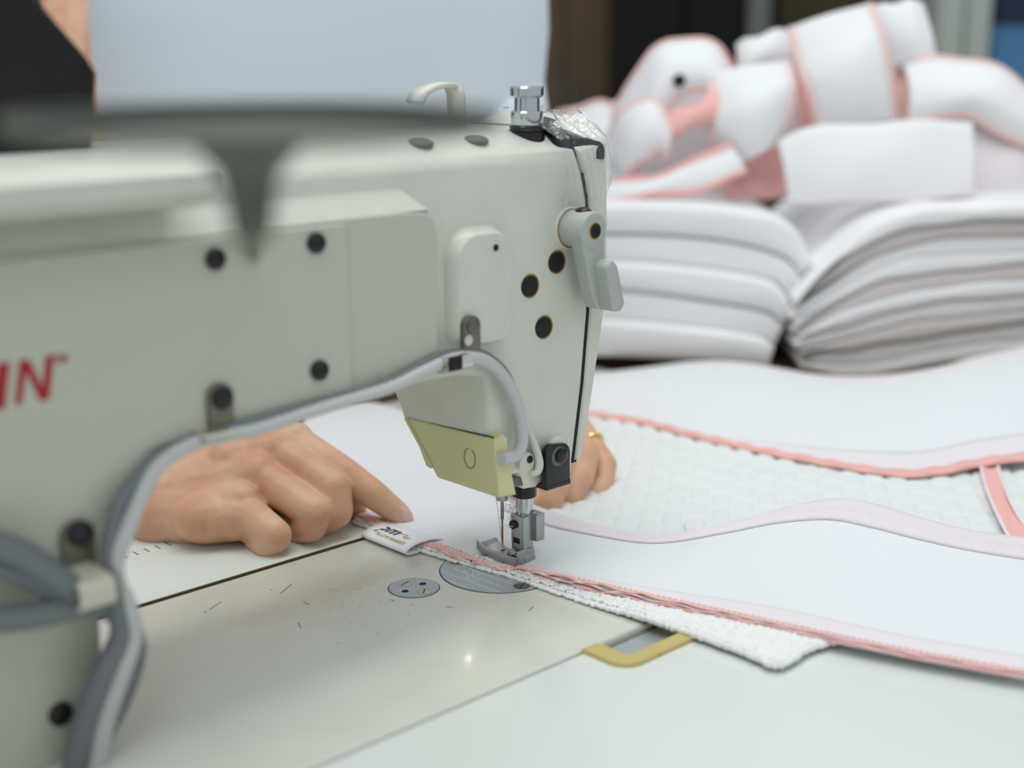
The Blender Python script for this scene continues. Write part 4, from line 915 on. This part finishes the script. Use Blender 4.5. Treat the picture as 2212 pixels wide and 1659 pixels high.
# fingernail of the stretched index finger
t0_, t1_ = idx[2], idx[3]; ax = (t1_-t0_)/np.linalg.norm(t1_-t0_); up = np.array([0, 0, .7])-.62*DH+.3*RM; up -= ax*(up@ax); up /= np.linalg.norm(up); sd = np.cross(ax, up)
nr = []
for a in np.linspace(-3.2, 6.6, 8):
    k = 1-max(0, (a-3)/5)**2*.45; nr.append([tuple(t1_+ax*a+sd*math.sin(b)*4.9*k+up*(math.cos(b)*6.5-.1-max(0, a-1)**2*.06)) for b in np.linspace(-1.0, 1.0, 9)])
obj('fingernail', grid(nr), NAIL, pn, smooth=180, solid=.5)
# ring
rc = fC_[0]*.42+fC_[1]*.58; ra = (fC_[1]-fC_[0])/np.linalg.norm(fC_[1]-fC_[0]); e1, e2, _ = frame_of(ra)
obj('finger_ring', tube([tuple(rc+9.0*(math.cos(a)*e1+math.sin(a)*e2)) for a in np.linspace(0, 2*math.pi, 30)], 1.1, 8, 1), RINGM, pn, label='gold ring')
# shirt: torso rings plus short sleeves
rows = []
for z, a, b, wob in ((-140, 172, 98, 0), (-60, 172, 100, 3), (20, 172, 99, 5), (90, 172, 98, 6), (150, 173, 98, 6), (210, 174, 99, 5), (270, 176, 98, 4), (330, 174, 94, 2), (375, 152, 84, 0), (402, 108, 72, 0), (418, 64, 58, 0)):
    row = []
    for k in range(49):
        t = 2*math.pi*k/48; f = 1+.012*wob/3*math.sin(5*t+z*.02)
        p = np.array([tcx, tcy, z])+sw_*a*math.cos(t)*f+fw*b*math.sin(t)*f; row.append(tuple(p))
    rows.append(row)
obj('shirt', grid(rows), SHIRT, pn, smooth=180, solid=2, label='light blue shirt')
for s0, e0, ts in ((shR, elbowR, (-.12, -.02, .06, .14)), (shL, elbowL, (-.12, .2, .5, .8))):
    obj('sleeve', tube([tuple(s0+(e0-s0)*t) for t in ts], [56, 55, 53, 50], 24, 6, False), SHIRT, pn, smooth=180, solid=2)
obj('trousers', join(lathe([(0, 1), (4, 150), (40, 168), (200, 174), (290, 178), (300, 176)], (tcx, tcy, -255), (0, 0, 1), 36) if False else slab([(sw_[0]*177*math.cos(t)+fw[0]*103*math.sin(t), sw_[1]*177*math.cos(t)+fw[1]*103*math.sin(t)) for t in np.linspace(0, 2*math.pi, 40, endpoint=False)], [(-262, 20), (-240, 0), (34, 0), (40, 2)], lambda u, v, d: (tcx+u, tcy+v, d)), cap((tcx+sw_[0]*85, tcy+sw_[1]*85, -190), (tcx+sw_[0]*95+fw[0]*330, tcy+fw[1]*330+sw_[1]*95, -175), 92, 72, 20), cap((tcx-sw_[0]*85, tcy-sw_[1]*85, -190), (tcx-sw_[0]*95+fw[0]*330, tcy+fw[1]*330-sw_[1]*95, -175), 92, 72, 20),
    cap((tcx+sw_[0]*95+fw[0]*330, tcy+fw[1]*330+sw_[1]*95, -190), (tcx+sw_[0]*95+fw[0]*320, tcy+fw[1]*320+sw_[1]*95, -705), 70, 45, 16), cap((tcx-sw_[0]*95+fw[0]*330, tcy+fw[1]*330-sw_[1]*95, -190), (tcx-sw_[0]*95+fw[0]*320, tcy+fw[1]*320-sw_[1]*95, -705), 70, 45, 16)), TROUS, pn, smooth=180)
hair = ellips(hd+[0, 0, 16]-fw*14, (84, 98, 106), 24, 14)
obj('hair', hair, HAIR, pn, smooth=180)
for s_ in (-1, 1):
    e_ = hd+fw*83+sw_*s_*30+[0, 0, 6]; obj('eye', ellips(e_, (9, 9, 6), 10, 6), mat('eye_dark', (40, 26, 20), .2), pn)
obj('mouth', tube([tuple(hd+fw*91+sw_*k*18+[0, 0, -56]) for k in (-1, 0, 1)], 4, 8, 4), mat('lips', (176, 96, 92), .5), pn)
# stool
st = thing('stool', 'dark stool the operator sits on, hidden behind the table', 'stool', (tcx, tcy, -750))
obj('seat', lathe([(0, 165), (6, 175), (34, 175), (42, 160)], (tcx, tcy, -326), (0, 0, 1), 36), CABK, st)
for k in range(4):
    a = math.pi/4+k*math.pi/2; obj('leg', tube([(tcx+120*math.cos(a), tcy+120*math.sin(a), -322), (tcx+170*math.cos(a), tcy+170*math.sin(a), -750)], 13, 10, 1), GREYP, st)

# ------------------------------------------------------------------ dim background of the workshop
def bgbox(px0, px1, dep, z0, z1, thick, name):                   # corner points of an upright box facing the camera
    a, b = AT(px0, 100, dep), AT(px1, 100, dep)
    def fr(u, v, d): p = a+(b-a)*u+DH*d; return (p[0], p[1], v)
    return fr, np.linalg.norm(b-a)
def cabinet(name, px0, px1, dep, ztop, m, mh, label, cat, thick=400, doors=2):
    fr, wdt = bgbox(px0, px1, dep, -750, ztop, thick, name)
    c0 = fr(.5, -750, thick/2); t_ = thing(name, label, cat, c0)
    obj('body', slab([(0, -750), (1, -750), (1, ztop), (0, ztop)], [(0, 0), (thick, 0)], fr), m, t_, smooth=0)
    for k in range(doors):
        a0, a1 = (k+.04)/doors, (k+.96)/doors
        d_ = obj('door', slab([(a0, -700), (a1, -700), (a1, ztop-30), (a0, ztop-30)], [(-18, 0), (0, 0)], fr), m, t_, smooth=0)
        hx_ = a1-.08/doors if k == 0 else a0+.08/doors
        obj('handle', tube([fr(hx_, 40, -36), fr(hx_, 180, -36)], 6, 8, 1), mh, d_)
    return t_
cabinet('wardrobe', 1100, 1338, 3150, 1100, CABB, GREYP, 'tall brown wardrobe in the background left of the black cabinet', 'wardrobe')
cabinet('cabinet', 1345, 1606, 2700, 1050, CABK, GREYP, 'tall black cabinet in the dim background', 'cabinet')
fr, wd_ = bgbox(1614, 1660, 2700, 0, 0, 0, '')
obj('post', slab([(0, -750), (1, -750), (1, 1400), (0, 1400)], [(0, 0), (50, 0)], fr), GREYP, None, smooth=0, label='slim grey post standing right of the black cabinet', cat='post')
cabinet('cupboard', 1672, 2005, 3120, 900, OLIVEM, GREYP, 'dark olive cupboard in the background behind the fabric pile', 'cupboard')
sh = thing('shelf', 'pale grey metal locker in the upper right background', 'locker', AT(2080, 100, 2100)*np.array([1, 1, 0])+[0, 0, -750])
fr, wd_ = bgbox(2015, 2136, 2100, 0, 0, 0, '')
obj('body', slab([(0, -750), (1, -750), (1, 900), (0, 900)], [(0, 0), (70, 0)], fr), SHELFM, sh, smooth=0)
for k in range(2):
    d_ = obj('door', slab([(.06+k*.48, -700), (.46+k*.48, -700), (.46+k*.48, 860), (.06+k*.48, 860)], [(-12, 0), (0, 0)], fr), SHELFM, sh, smooth=0)
    obj('handle', tube([fr(.40+k*.2, 60, -26), fr(.40+k*.2, 160, -26)], 5, 8, 1), GREYP, d_)
bt = thing('blue_crate', 'tall blue plastic crate stack at the right frame edge', 'crate', AT(2230, 100, 2500)*np.array([1, 1, 0])+[0, 0, -750])
fr, wd_ = bgbox(2148, 2340, 2480, 0, 0, 0, '')
obj('body', slab([(0, -750), (1, -750), (1, 296), (0, 296)], [(0, 0), (240, 0)], fr), BLUEM, bt, smooth=0)
obj('lid', slab([(-.02, 296), (1.02, 296), (1.02, 480), (-.02, 480)], [(-8, 0), (240, 0)], fr), NAVYP, bt, smooth=0, label='dark blue top')
obj('rim', slab([(-.02, 190), (1.02, 190), (1.02, 206), (-.02, 206)], [(-8, 0), (6, 0)], fr), BLUEM, bt, smooth=0)
